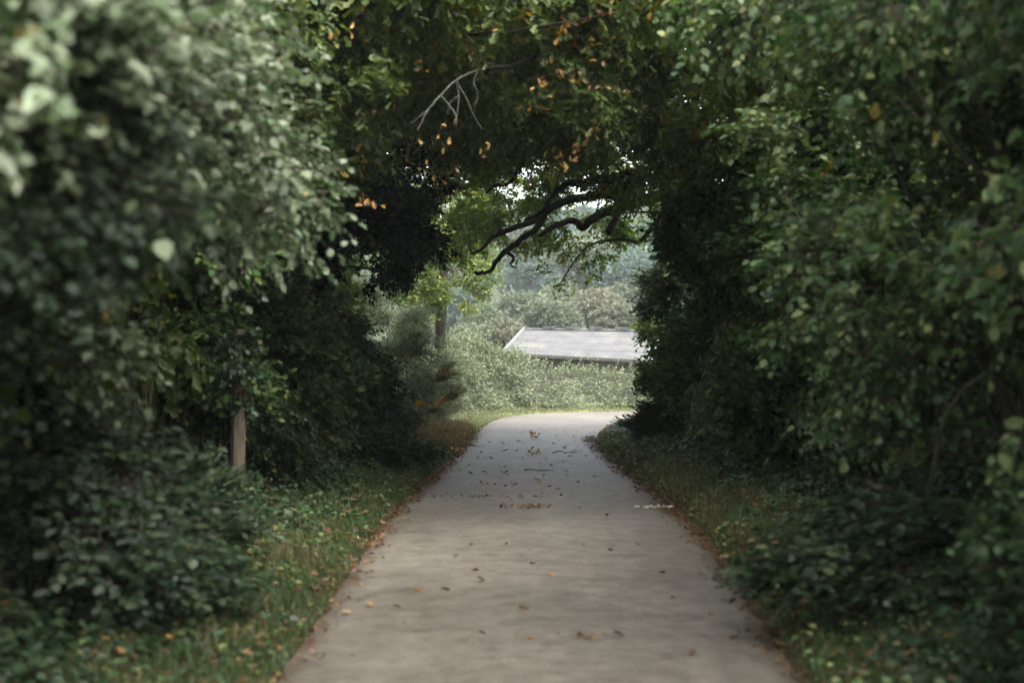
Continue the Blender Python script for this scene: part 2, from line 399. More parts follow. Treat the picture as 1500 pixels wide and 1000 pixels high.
def resample(pl, m):
    pl = np.array(pl, float); k = len(pl); t = np.linspace(0, k - 1, m); i = np.minimum(t.astype(int), k - 2); f = (t - i)[:, None]
    p0 = pl[np.maximum(i - 1, 0)]; p1 = pl[i]; p2 = pl[i + 1]; p3 = pl[np.minimum(i + 2, k - 1)]
    return .5 * ((2 * p1) + (-p0 + p2) * f + (2 * p0 - 5 * p1 + 4 * p2 - p3) * f ** 2 + (-p0 + 3 * p1 - 3 * p2 + p3) * f ** 3)

def curve_pts(a, b, k=7, sag=0.0, wob=.06, up=0.0):
    a, b = np.array(a, float), np.array(b, float)
    L = np.linalg.norm(b - a); kc = 5
    t = np.linspace(0, 1, kc)[:, None]
    p = a + (b - a) * t
    p[:, 2] += (up * L * np.sin(np.pi * t[:, 0]))
    w_ = rng.normal(size=(kc, 3)) * wob * L; w_[0] = 0; w_[-1] = 0
    return resample(p + w_ * .5, k)

def stems_mesh(name, base, tips, r0, r1, mat, wob=.05, up=.08, spread=.15, sides=5):
    ls, rs = [], []
    for tp in tips:
        b = np.array(base) + np.array([rng.normal() * spread, rng.normal() * spread, 0])
        ls.append(curve_pts(b, tp, 8, wob=wob, up=up)); rs.append(np.linspace(r0 * rng.uniform(.6, 1.2), r1, 8))
    V, F = tubes_geo(ls, rs, sides)
    TRI_COUNT[0] += 2 * len(F)
    me = fix_degenerate(V, F, None, None, [mat], name)
    return me

# ------------------------------------------------------------------ road plan
outer = [(-1.2, -14), (-1.22, -4), (-1.25, 2), (-1.22, 5), (-1.19, 7.3), (-1.19, 10), (-1.20, 13), (-1.12, 16), (-.95, 19), (-.84, 22), (-.76, 24.3),
         (-.66, 27), (-.56, 29.5), (-.40, 31.6), (-.05, 33.5), (.8, 34.9), (2.2, 35.5), (4, 35.6), (7, 35.2), (12, 33.8), (20, 31), (34, 26)]
inner = [(1.42, -14), (1.42, -4), (1.42, 2), (1.42, 5), (1.45, 7.3), (1.57, 10), (1.66, 13), (1.62, 16), (1.50, 19), (1.42, 22), (1.40, 24.3),
         (1.55, 26.6), (1.75, 28.4), (2.0, 29.8), (2.35, 31), (2.85, 31.9), (3.5, 32.4), (4.6, 32.7), (7, 32.5), (11.5, 31.3), (19, 28.6), (33, 23.6)]
def resample(pl, m):
    pl = np.array(pl, float); k = len(pl); t = np.linspace(0, k - 1, m); i = np.minimum(t.astype(int), k - 2); f = (t - i)[:, None]
    p0 = pl[np.maximum(i - 1, 0)]; p1 = pl[i]; p2 = pl[i + 1]; p3 = pl[np.minimum(i + 2, k - 1)]
    return .5 * ((2 * p1) + (-p0 + p2) * f + (2 * p0 - 5 * p1 + 4 * p2 - p3) * f ** 2 + (-p0 + 3 * p1 - 3 * p2 + p3) * f ** 3)
MR = 420
RO, RI = resample(outer, MR), resample(inner, MR)
CL = (RO + RI) / 2; HW = np.linalg.norm(RO - RI, axis=1) / 2 * 1.035
LAT = norm(RI - RO)

def road_dist(x, y):
    """distance beyond the road's edge (negative on the road)"""
    P = np.stack([x, y], -1).reshape(-1, 2); best = np.full(len(P), 1e9)
    for i in range(0, MR, 3):
        d = np.hypot(P[:, 0] - CL[i, 0], P[:, 1] - CL[i, 1]) - HW[i]
        best = np.minimum(best, d)
    return best.reshape(np.shape(x))

def sm(a, b, t):
    u = np.clip((t - a) / (b - a), 0, 1); return u * u * (3 - 2 * u)

def height(x, y, d=None):
    x = np.asarray(x, float); y = np.asarray(y, float)
    if d is None: d = road_dist(x, y)
    lump = .03 * np.sin(x * 3.1 + y * 1.7) * np.sin(y * 2.3 - x) + .02 * np.sin(x * 7 + 1) * np.sin(y * 6.1)
    h = np.where(d < 0, -.06 + .0 * d, -.06 + .10 * sm(0, .22, d))
    bank = (.12 * sm(.2, .9, d) + .55 * sm(.9, 2.6, d)) * (1 - sm(26, 29, y))  # banks raised behind the hedges to stop light leaking in
    h = h + bank + lump * sm(.1, .6, d)
    far = sm(38, 75, y + 0 * x)
    h = h - 4.2 * far + 20.5 * sm(85, 245, y) + 6 * sm(60, 200, np.abs(x))
    return h

# ground sheet
xs = np.unique(np.concatenate([np.linspace(-400, -40, 19), np.linspace(-40, -8, 17), np.arange(-8, 8.01, .2), np.linspace(8, 40, 17), np.linspace(40, 400, 19)]))
ys = np.unique(np.concatenate([np.linspace(-300, -20, 15), np.arange(-20, 2, 1.0), np.arange(2, 40.01, .22), np.linspace(40, 100, 31), np.linspace(100, 400, 41)]))
XX, YY = np.meshgrid(xs, ys)
ZZ = height(XX, YY)
nx, ny = len(xs), len(ys)
V = np.stack([XX, YY, ZZ], -1).reshape(-1, 3)
ii, jj = np.meshgrid(np.arange(nx - 1), np.arange(ny - 1))
b0 = (jj * nx + ii).ravel()
F = np.stack([b0, b0 + 1, b0 + nx + 1, b0 + nx], -1)
me = mesh_from('ground', V, F, [GROUND]); me.shade_smooth()
TRI_COUNT[0] += 2 * len(F)
tag(link('ground', me), 'dark earth ground rising in added light-blocking banks beside the lane', kind='structure')

# road sheet
NA = 26
lat = np.linspace(-1, 1, NA)
wv = (1 + .012 * np.sin(np.arange(MR) * .9) + .010 * np.sin(np.arange(MR) * .37 + 1) + rng.normal(size=MR) * .006)
V, ED = [], []
for i in range(MR):
    for a in lat:
        h = HW[i] * wv[i]
        p = CL[i] + LAT[i] * a * h
        z = .035 * (1 - a * a) - (.03 if abs(a) > .999 else 0) - .004 * (abs(a) > .9)
        z += -.008 * math.exp(-((abs(a) - .5) / .17) ** 2)      # worn wheel tracks
        V.append((p[0], p[1], z)); ED.append(abs(a) ** 3)
V = np.array(V); i, j = np.meshgrid(np.arange(NA - 1), np.arange(MR - 1))
b0 = (j * NA + i).ravel(); F = np.stack([b0, b0 + 1, b0 + NA + 1, b0 + NA], -1)
me = mesh_from('road', V, F, [ROAD]); me.shade_smooth()
a_ = me.attributes.new('edge', 'FLOAT', 'POINT'); a_.data.foreach_set('value', np.array(ED, dtype=np.float32))
TRI_COUNT[0] += 2 * len(F)
tag(link('road', me), 'narrow worn asphalt lane bending right beyond the trees', kind='structure')

def roadz(x, y):
    i = int(np.argmin((CL[:, 0] - x) ** 2 + (CL[:, 1] - y) ** 2))
    a = ((x - CL[i, 0]) * LAT[i, 0] + (y - CL[i, 1]) * LAT[i, 1]) / HW[i]
    return .035 * (1 - a * a) - .008 * math.exp(-((abs(a) - .5) / .17) ** 2) if abs(a) < 1 else float(height(np.array([x]), np.array([y]))[0])

# ------------------------------------------------------------------ hedgerow shrubs: shared leafy masses, copied as things
def master(kind, name, nspray, per, ls, sl, tmpl, **kw):
    # a mass about one metre in radius centred on the origin
    subs = [(0, 0, 0, .72, .72, .72, .5)]
    for _ in range(9):
        d = randdir(1)[0]; r = rng.uniform(.32, .5)
        subs.append((d[0] * .55, d[1] * .55, d[2] * .55, r, r, r * .85, 1))
    me, arr, cc = grow(subs, nspray, per, ls, sl, tmpl, LM[kind], name, **kw)
    st = stems_mesh(name + '_stems', (0, 0, -1.25), cc[rng.choice(len(cc), 10)], .022, .006, BARK, spread=.12)
    return me, st
MA = {
    'hawthorn': [master('hawthorn', 'hawthorn_crown', 3000, 8, .060, .19, T_OVAL, nclump=9, droop=.1, flat=.4),
                 master('hawthorn', 'hawthorn_crown_b', 3000, 8, .056, .19, T_OVAL, nclump=9, droop=.3, flat=.4)],
    'bramble': [master('bramble', 'bramble_crown', 3400, 8, .046, .2, T_OVAL, nclump=8, droop=.45),
                master('bramble', 'bramble_crown_b', 3400, 8, .046, .2, T_OVAL, nclump=8, droop=.3)],
    'oak': [master('oak', 'oak_scrub_crown', 1800, 9, .08, .24, T_OAK, nclump=10, droop=.3)],
    'pale': [master('pale', 'pale_crown', 3200, 9, .040, .18, T_DIAMOND, nclump=9, droop=-.1)],
}
used = {}
def shrub(name, kind, x, y, zc, rx, ry, rz, label, cat, group=None, rot=None, variant=None, over=0.0):
    g = float(height(np.array([x]), np.array([y]))[0])
    t = thing(name, (x, y, g - .03), label, cat, group)
    ms = MA[kind]; me, st = ms[(variant if variant is not None else random.randrange(len(ms)))]
    rot = rng.uniform(0, 6.28) if rot is None else rot
    c = link('crown', me, t, (over, 0, zc - g)); c.rotation_euler = (rng.normal() * .35, rng.normal() * .35, rot); c.scale = (rx, ry, rz)
    # stems stretch from the ground up into the mass
    if over:
        # a leaning trunk carries the crown out over the lane
        V, F = tubes_geo([resample([(0, 0, -.1), (over * .05, 0, (zc - g) * .4), (over * .3, .1, (zc - g) * .8), (over, 0, zc - g)], 14)], [np.linspace(.16, .05, 14)], 8)
        link('trunk', fix_degenerate(V, F, None, None, [BARK], 'leaning_trunk'), t)
    else:
        s = link('stem', st, t, (0, 0, zc - g)); s.rotation_euler = (0, 0, rot)
        s.scale = (rx * .5, rx * .5, max((zc - g) / 1.22, .3))
    return t

LEFT = 'shrubs of the left hedgerow'; RIGHT = 'shrubs of the right hedgerow'
SH = [
 # lower left wall, near to far
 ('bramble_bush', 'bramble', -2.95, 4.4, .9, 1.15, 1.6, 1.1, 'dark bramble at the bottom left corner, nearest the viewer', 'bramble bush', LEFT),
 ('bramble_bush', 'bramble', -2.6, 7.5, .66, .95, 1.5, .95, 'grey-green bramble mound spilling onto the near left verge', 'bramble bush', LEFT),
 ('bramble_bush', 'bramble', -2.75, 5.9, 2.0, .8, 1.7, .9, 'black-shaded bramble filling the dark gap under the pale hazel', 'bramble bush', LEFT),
 ('bramble_bush', 'bramble', -1.95, 4.7, 2.35, .55, 1.0, .85, 'dark bramble spray added at the left edge of the view as shade', 'bramble bush', LEFT),  # dark bush added to stand in for light falloff at the edge
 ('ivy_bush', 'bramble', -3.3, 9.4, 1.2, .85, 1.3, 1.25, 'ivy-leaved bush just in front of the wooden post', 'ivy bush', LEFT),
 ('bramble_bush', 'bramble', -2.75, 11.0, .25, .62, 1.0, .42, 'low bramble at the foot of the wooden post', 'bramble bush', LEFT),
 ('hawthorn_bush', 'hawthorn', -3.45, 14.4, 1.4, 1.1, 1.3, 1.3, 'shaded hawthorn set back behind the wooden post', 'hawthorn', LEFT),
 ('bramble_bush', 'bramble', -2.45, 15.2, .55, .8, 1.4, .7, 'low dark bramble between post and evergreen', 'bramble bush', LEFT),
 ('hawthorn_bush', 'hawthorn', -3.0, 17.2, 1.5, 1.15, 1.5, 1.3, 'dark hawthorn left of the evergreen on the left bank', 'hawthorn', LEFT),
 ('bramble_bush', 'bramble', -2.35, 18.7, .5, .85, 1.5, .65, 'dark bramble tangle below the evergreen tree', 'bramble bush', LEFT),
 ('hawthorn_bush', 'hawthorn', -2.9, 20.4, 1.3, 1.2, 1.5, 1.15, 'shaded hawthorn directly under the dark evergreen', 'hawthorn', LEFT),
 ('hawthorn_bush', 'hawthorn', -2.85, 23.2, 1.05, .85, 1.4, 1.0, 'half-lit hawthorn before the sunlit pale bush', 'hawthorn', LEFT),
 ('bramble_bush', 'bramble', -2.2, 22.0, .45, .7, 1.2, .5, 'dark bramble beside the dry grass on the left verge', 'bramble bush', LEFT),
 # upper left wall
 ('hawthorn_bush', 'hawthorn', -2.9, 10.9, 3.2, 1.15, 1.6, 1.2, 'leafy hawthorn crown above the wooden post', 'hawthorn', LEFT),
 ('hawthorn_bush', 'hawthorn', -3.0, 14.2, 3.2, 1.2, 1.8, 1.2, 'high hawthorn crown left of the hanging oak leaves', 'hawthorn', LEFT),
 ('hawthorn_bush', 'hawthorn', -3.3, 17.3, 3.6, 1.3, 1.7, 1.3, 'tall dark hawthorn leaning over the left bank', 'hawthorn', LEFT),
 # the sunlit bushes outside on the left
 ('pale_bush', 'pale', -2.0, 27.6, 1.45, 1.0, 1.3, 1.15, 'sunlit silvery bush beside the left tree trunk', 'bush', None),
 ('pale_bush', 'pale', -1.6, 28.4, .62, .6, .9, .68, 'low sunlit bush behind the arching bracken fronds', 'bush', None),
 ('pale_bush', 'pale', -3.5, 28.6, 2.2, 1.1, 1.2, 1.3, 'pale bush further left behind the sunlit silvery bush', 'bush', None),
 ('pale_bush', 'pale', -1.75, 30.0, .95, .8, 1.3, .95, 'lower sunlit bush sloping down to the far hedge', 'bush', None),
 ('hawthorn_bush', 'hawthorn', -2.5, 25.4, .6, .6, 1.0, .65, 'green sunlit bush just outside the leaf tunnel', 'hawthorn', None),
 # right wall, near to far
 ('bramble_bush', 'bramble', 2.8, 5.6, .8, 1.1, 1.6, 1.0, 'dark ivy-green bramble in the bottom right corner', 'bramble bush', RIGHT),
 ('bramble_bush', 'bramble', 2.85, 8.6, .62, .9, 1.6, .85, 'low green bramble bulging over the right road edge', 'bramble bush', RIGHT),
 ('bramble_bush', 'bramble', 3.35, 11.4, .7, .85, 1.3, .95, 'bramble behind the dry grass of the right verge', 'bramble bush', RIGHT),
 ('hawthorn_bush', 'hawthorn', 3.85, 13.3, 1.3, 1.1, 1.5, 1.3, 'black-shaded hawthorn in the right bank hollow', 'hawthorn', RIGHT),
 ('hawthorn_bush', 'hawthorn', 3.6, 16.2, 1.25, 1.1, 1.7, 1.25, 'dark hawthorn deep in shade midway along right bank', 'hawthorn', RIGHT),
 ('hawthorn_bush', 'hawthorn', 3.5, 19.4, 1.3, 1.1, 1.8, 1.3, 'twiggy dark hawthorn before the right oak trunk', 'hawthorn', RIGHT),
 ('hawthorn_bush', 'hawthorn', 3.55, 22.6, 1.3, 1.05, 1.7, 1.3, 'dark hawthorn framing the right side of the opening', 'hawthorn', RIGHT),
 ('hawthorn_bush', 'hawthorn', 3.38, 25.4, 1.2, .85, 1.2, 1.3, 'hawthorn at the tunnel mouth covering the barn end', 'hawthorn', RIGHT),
 ('hawthorn_bush', 'hawthorn', 3.6, 13.8, 3.3, 1.25, 1.9, 1.3, 'upper hawthorn crown hanging over the right hollow', 'hawthorn', RIGHT),
 ('hawthorn_bush', 'hawthorn', 3.4, 17.4, 3.3, 1.2, 1.9, 1.3, 'upper hawthorn crown halfway down the right side', 'hawthorn', RIGHT),
 ('hawthorn_bush', 'hawthorn', 3.3, 21.2, 3.2, 1.15, 1.9, 1.2, 'upper hawthorn crown below the oak limb on right', 'hawthorn', RIGHT),
 ('hawthorn_bush', 'hawthorn', 3.3, 26.6, 2.75, .85, 1.2, 1.0, 'hawthorn crown just right of the barn roof', 'hawthorn', RIGHT),
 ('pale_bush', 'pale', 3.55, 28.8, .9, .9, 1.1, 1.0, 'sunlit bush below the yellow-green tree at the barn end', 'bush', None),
 ('verge_bush', 'hawthorn', 2.4, 25.6, .16, .62, 1.0, .27, 'small sprawling bush at the inside of the bend', 'bush', None),
 ('verge_bush', 'bramble', 2.55, 22.8, .22, .55, .9, .35, 'small bramble patch on the shaded right verge', 'bramble bush', None),
]
for s in SH:
    shrub(*s)
# sunlit spray-leaved tree at the right of the opening
shrub('spindle_tree', 'oak', 3.5, 28.6, 2.3, .95, 1.0, 1.25, 'sunlit yellow-green small tree right of the barn roof', 'tree')
# oak crowns added overhead to hold sky and sun off the lane
for (x, y, z, rx, ry, rz, lab) in [(-2.6, 15.5, 6.9, 3.0, 3.2, 1.5, 'high oak crown added to shade the lane from the left bank'), (3.4, 15.4, 6.9, 1.8, 2.2, 1.2, 'high oak crown added to shade the lane from the right bank'),
        (3.0, 19.5, 7.2, 3.2, 3.4, 1.6, 'high oak crown added to darken the middle of the lane, right'), (-2.4, 22.0, 7.0, 3.0, 3.2, 1.5, 'high oak crown added to darken the middle of the lane, left'),
        (1.5, 6.6, 5.7, 1.6, 2.3, .6, 'thin oak crown added above the view to shade the near lane'), (1.7, 2.2, 5.6, 1.7, 2.0, .6, 'thin oak crown added above the viewer to block sky light')]:
    bx = 5.0 if x > 0 else -4.8
    shrub('oak_tree', 'oak', bx, y, z, rx, ry, rz, lab, 'oak tree', over=x - bx)
# tall trees added behind both hedges to keep the side light out
BT = [(-4.2, -3.5), (-4.7, 0.5), (-4.9, 4), (-4.6, 7.5), (-4.9, 11), (-5.0, 14.5), (-5.1, 18), (-4.9, 21.5), (-5.0, 25)]
for k, (x, y) in enumerate(BT):
    shrub('light_blocking_tree', 'oak', x, y, 2.6, 1.7, 2.4, 2.5, 'tall leafy tree added behind the left hedge to block side light', 'tree', 'light-blocking trees behind the left hedge')
for k, (x, y) in enumerate([(4.6, -2.5), (5.3, 1.5), (5.1, 5), (5.0, 8.5), (5.4, 12), (5.6, 15.5), (5.5, 19), (5.4, 22.0)]):
    shrub('light_blocking_tree', 'oak', x, y, 3.9, 1.8, 2.5, 3.3, 'tall leafy tree added behind the right hedge to block side light', 'tree', 'light-blocking trees behind the right hedge')

# ------------------------------------------------------------------ single leaves as parts
HAZ = [single_leaf_mesh('hazel_leaf', T_BIGOVAL_V, T_BIGOVAL_F, 1, LO['hazel'], .12), single_leaf_mesh('hazel_leaf_b', T_BIGOVAL_V, T_BIGOVAL_F, 1, LO['hazel'], .3, 2)]
HAZG = [single_leaf_mesh('hazel_leaf_g', T_BIGOVAL_V, T_BIGOVAL_F, 1, LO['hazelgreen'], .12), single_leaf_mesh('hazel_leaf_h', T_BIGOVAL_V, T_BIGOVAL_F, 1, LO['hazelgreen'], .3, 2)]
OAKL = [single_leaf_mesh('oak_leaf', T_BIGOAK_V, T_BIGOAK_F, 1, LO['oak'], .1), single_leaf_mesh('oak_leaf_b', T_BIGOAK_V, T_BIGOAK_F, 1, LO['oak'], .25, 2)]
RUSTL = [single_leaf_mesh('rust_leaf', T_BIGOAK_V, T_BIGOAK_F, 1, LO['rust'], .2, 2)]
DEADL = [single_leaf_mesh('dead_leaf', T_BIGOAK_V, T_BIGOAK_F, 1, LO['dead'], -.25, 2), single_leaf_mesh('dead_leaf_b', T_BIGOAK_V, T_BIGOAK_F, 1, LO['dead'], .35, 3)]

from mathutils import Matrix
def put_leaf(me, p, a, n, s, parent, inv, name='leaf', label=None):
    y = norm(np.asarray(a, float)); x = norm(np.cross(y, n)); z = np.cross(x, y)
    M = Matrix(((x[0] * s, y[0] * s, z[0] * s, p[0]), (x[1] * s, y[1] * s, z[1] * s, p[1]), (x[2] * s, y[2] * s, z[2] * s, p[2]), (0, 0, 0, 1)))
    o = bpy.data.objects.new(name, me); C.objects.link(o)
    if parent:
        o.parent = parent; o.matrix_local = inv @ M
    else:
        o.matrix_world = M
    if label: o['label'] = label
    return o

def tree(name, base, ells, label, cat, nspray, per, ls, sl, tmpl, kind, trunk=None, limbs=None, single=None, nsingle=280, nlimb=14, **kw):
    """a thing grown where it stands: trunk, limbs, crown, its largest-showing leaves"""
    g = float(height(np.array([base[0]]), np.array([base[1]]))[0]) - .05
    root = thing(name, (base[0], base[1], g), label, cat)
    me, (P, A, N, S, tn), cc = grow(ells, nspray, per, ls, sl, tmpl, LM[kind], name + '_crown', **kw)
    off = Vector((-base[0], -base[1], -g)); inv = Matrix.Translation(off)
    link('crown', me, root, off)
    if trunk:
        ls_ = [np.array([(base[0], base[1], g)] + [tuple(q[:3]) for q in trunk])]
        rs_ = [np.array([trunk[0][3] * 1.4] + [q[3] for q in trunk])]
        V, F = tubes_geo(ls_, rs_, 10); TRI_COUNT[0] += 2 * len(F)
        m = fix_degenerate(V, F, None, None, [BARK], name + '_trunk'); m.shade_smooth(); link('trunk', m, root, off)
        top = np.array(trunk[-1][:3]); mid = np.array(trunk[len(trunk) // 2][:3])
        sel = cc[rng.choice(len(cc), nlimb, replace=False)]
        lines, rad = [], []
        for tp in sel:
            st = top if rng.random() < .6 else mid
            lines.append(curve_pts(st, tp, 13, wob=.16, up=.12)); rad.append(np.linspace(.045, .008, 13) * rng.uniform(.6, 1.2))
        V, F = tubes_geo(lines, rad, 6); TRI_COUNT[0] += 2 * len(F)
        m = fix_degenerate(V, F, None, None, [BARK], name + '_branches'); m.shade_smooth(); link('branches', m, root, off)
    else:
        m = stems_mesh(name + '_stems', (base[0], base[1], g), cc[rng.choice(len(cc), 16)], .022, .006, BARK, spread=.3)
        link('stem', m, root, off)
    for lname, pts, r0, r1, mat in (limbs or []):
        pts = resample(pts, max(12, 5 * len(pts))); 
        pts = pts + rng.normal(size=pts.shape) * r0 * .12
        V, F = tubes_geo([pts], [np.linspace(r0, r1, len(pts))], 8); TRI_COUNT[0] += 2 * len(F)
        m = fix_degenerate(V, F, None, None, [mat], name + '_' + lname); m.shade_smooth()
        o = link(lname, m, root, off)
        if mat is LICHEN: o['label'] = 'pale lichened dead branch'
    if single:
        px = 750 + P[:, 0] / P[:, 1] * FP; py = 500 - (P[:, 2] - EYE) / P[:, 1] * FP
        ok = (P[:, 1] > .6) & (px > -40) & (px < 1540) & (py > -40) & (py < 1040)
        score = np.where(ok, S / P[:, 1] * rng.uniform(.5, 1, len(S)), 0)
        idx = np.argsort(-score)[:nsingle]
        for i in idx:
            put_leaf(random.choice(single), P[i] + norm(A[i]) * S[i] * .1, A[i], N[i], S[i] * 1.12, root, inv)
    return root, off, inv, (P, A, N, S)

# near left: pale big-leaved bush overhanging the lane
tree('hazel_bush', (-3.4, 6.6), [(-2.15, 6.3, 3.0, .85, 1.9, 1.15, 1.2), (-2.35, 4.3, 3.2, 1.1, 1.3, 1.3, 1.0), (-1.75, 8.3, 2.75, .62, 1.3, 1.05, 1.2),
     (-2.2, 8.6, 4.3, 1.2, 1.6, .9, 1.0), (-2.45, 5.6, 4.2, 1.1, 2.0, .9, .8), (-2.55, 7.6, 1.9, .6, 1.8, .8, .7), (-1.5, 3.6, 2.5, .40, .6, .38, .5), (-1.7, 5.0, 2.7, .6, .9, .6, 1.6)],
     'big hazel bush with pale blurred leaves overhanging the lane, near left', 'bush', 6600, 9, .056, .32, T_OVAL, 'hazel', single=HAZ, nsingle=290,
     nclump=15, droop=.3, up=.9, flat=.6, clump=.3, tpow=.9, sizevar=.5, twig=.006)
# near right
tree('hazel_bush', (3.2, 8.2), [(2.55, 7.6, 3.9, 1.1, 2.5, .95, 1.1), (1.95, 9.6, 4.3, .9, 1.4, .8, 1.1), (2.85, 7.8, 2.6, .95, 2.6, .95, 1.1), (2.95, 8.4, 1.5, .9, 2.2, .8, .9),
     (1.75, 11.2, 4.4, .9, 1.2, .7, .9), (2.4, 10.5, 3.2, .75, 1.1, 1.0, .9), (2.25, 9.2, 2.1, .55, 1.7, .9, 1.2)],
     'green leafy hazel filling the upper right, hanging over the road', 'bush', 6600, 9, .058, .32, T_OVAL, 'hazelgreen', single=HAZG, nsingle=290,
     nclump=15, droop=.3, up=.8, flat=.45, clump=.3, tpow=1.2, sizevar=.5, twig=.006)

# oaks that close the tunnel
dead = [PX(724, 98, 12.6), PX(700, 103, 12.6), PX(668, 118, 12.4), PX(645, 140, 12.2), PX(628, 160, 12.0), PX(612, 190, 11.9)]
dl = [('limb', [PX(930, 60, 13.4), PX(860, 84, 13.2), PX(800, 78, 13.0), PX(752, 96, 12.8), PX(724, 98, 12.6)], .035, .017, BARK),
      ('dead_branch', dead, .013, .004, LICHEN),
      ('dead_branch', [dead[4], PX(618, 168, 11.95), PX(600, 182, 11.9)], .005, .002, LICHEN),
      ('dead_branch', [dead[1], PX(694, 122, 12.4), PX(700, 138, 12.4), PX(695, 156, 12.3)], .006, .002, LICHEN),
      ('dead_branch', [PX(672, 140, 12.4), PX(660, 150, 12.3), PX(655, 166, 12.3)], .004, .002, LICHEN),
      ('dead_branch', [dead[2], PX(672, 140, 12.4), PX(670, 165, 12.3), PX(664, 182, 12.2)], .006, .002, LICHEN),
      ('dead_branch', [dead[2], PX(684, 146, 12.4), PX(692, 165, 12.4), PX(706, 190, 12.4)], .006, .002, LICHEN),
      ('dead_branch', [dead[3], PX(656, 152, 12.2), PX(668, 170, 12.1), PX(668, 186, 12.1)], .007, .003, LICHEN),
      ('limb', [PX(730, 108, 12.8), PX(712, 108, 12.8), PX(722, 96, 12.6), PX(705, 92, 12.6)], .022, .010, BARK)]
oa, offA, invA, arrA = tree('oak_tree', (-3.9, 13.0), [(-.1, 13.6, 5.35, 2.3, 2.2, 1.2, 1.2), (-1.9, 12.2, 4.7, 1.5, 1.6, 1.1, 1.0), (1.9, 13.0, 5.0, 1.5, 2.0, 1.05, 1.0),
     (-1.55, 12.6, 3.9, .85, 1.1, .75, .8), (.45, 13.2, 4.45, 1.1, 1.0, .65, .9), (0, 16.8, 5.2, 2.8, 1.7, 1.1, 1.0), (-2.6, 10.2, 4.9, 1.3, 1.3, .9, .8), (.5, 11.3, 4.85, 1.9, .8, .55, 1.5), (1.6, 15.4, 4.7, 1.4, 1.4, .9, 1.0), (2.6, 15.0, 4.2, 1.0, 1.4, .8, .8), (-.2, 15.0, 4.6, 1.6, 1.0, .6, .8), (-2.2, 14.6, 4.3, 1.2, 1.2, .9, 1.1), (1.0, 18.4, 4.9, 2.0, 1.2, .8, 1.0), (-1.4, 17.6, 4.9, 1.5, 1.2, .8, .9)],
     'oak whose leaves with orange clusters roof the near tunnel', 'oak tree', 10500, 9, .090, .30, T_OAK, 'oak',
     trunk=[(-3.85, 13.0, 1.2, .22), (-3.7, 13.1, 2.6, .19), (-3.2, 13.2, 3.9, .15), (-2.3, 13.3, 4.8, .11)], limbs=dl, single=OAKL, nsingle=290,
     nclump=16, droop=.32, clump=.27, tpow=1.2)
# rust-brown clusters hanging in it
for (px, py, Y, n) in [(803, 108, 12.2, 9), (853, 120, 12.0, 9), (826, 232, 12.4, 16), (872, 72, 12.2, 5), (535, 292, 11.8, 8), (656, 265, 13, 4), (765, 265, 13.5, 3), (815, 35, 11.6, 8),
                       (770, 160, 12.6, 5), (652, 195, 12, 5), (880, 20, 11.4, 6), (505, 38, 11, 4), (558, 160, 12, 4), (360, 140, 9.4, 5), (740, 60, 12, 3), (590, 90, 11.6, 3), (905, 130, 12.4, 6), (960, 180, 12.5, 5), (700, 215, 12.8, 5), (840, 30, 11.8, 4), (800, 140, 12.3, 4), (610, 230, 12.4, 4), (1130, 35, 9.6, 5), (395, 80, 9, 3)]:
    c = np.array(PX(px, py, Y))
    for _ in range(n):
        p = c + rng.normal(size=3) * np.array([.085, .1, .065]); a = rng.normal(size=3); a[2] -= .9
        put_leaf(RUSTL[0], p, a, rng.normal(size=3) + np.array([0, -.7, .5]), rng.uniform(.045, .072), oa, invA, label='rust-coloured autumn leaf')

YB = 25.2
tk = PX(1060, 330, YB)
limbsB = [('limb', [(3.95, 24.6, 2.6), PX(1010, 300, YB), PX(960, 288, YB), PX(928, 301, YB), PX(907, 312, YB), PX(891, 341, YB)], .13, .05, BARK),
          ('limb', [PX(960, 288, YB), PX(917, 301, YB), PX(872, 317, YB), PX(853, 333, YB), PX(841, 323, YB), PX(815, 330, YB - .2), PX(790, 345, YB - .3)], .10, .04, BARK),
          ('limb', [(3.9, 23.9, 3.2), PX(960, 262, 24), PX(890, 262, 24), PX(853, 268, 24), PX(832, 269, 24), PX(811, 285, 24), PX(797, 307, 24), PX(770, 322, 24)], .10, .025, BARK),
          ('limb', [PX(900, 285, 24.5), PX(840, 291, 24.4), PX(803, 307, 24.3), PX(787, 333, 24.2), PX(765, 349, 24.1), PX(741, 368, 24), PX(728, 381, 24), PX(717, 397, 24), PX(696, 400, 24)], .075, .03, BARK),
          ('limb', [PX(800, 318, 24.3), PX(747, 336, 24), PX(720, 349, 23.8), PX(707, 363, 23.7), PX(690, 372, 23.6)], .055, .02, BARK),
          ('limb', [PX(853, 205, 23.5), PX(800, 215, 23.4), PX(771, 229, 23.3), PX(757, 253, 23.3), PX(744, 269, 23.2), PX(725, 272, 23.2), PX(712, 283, 23.2)], .06, .02, BARK),
          ('limb', [PX(739, 190, 23), PX(742, 210, 23.1), PX(757, 228, 23.2)], .02, .03, BARK),
          ('limb', [PX(741, 368, 24), PX(752, 378, 24), PX(748, 388, 24), PX(757, 392, 24)], .03, .012, BARK)]
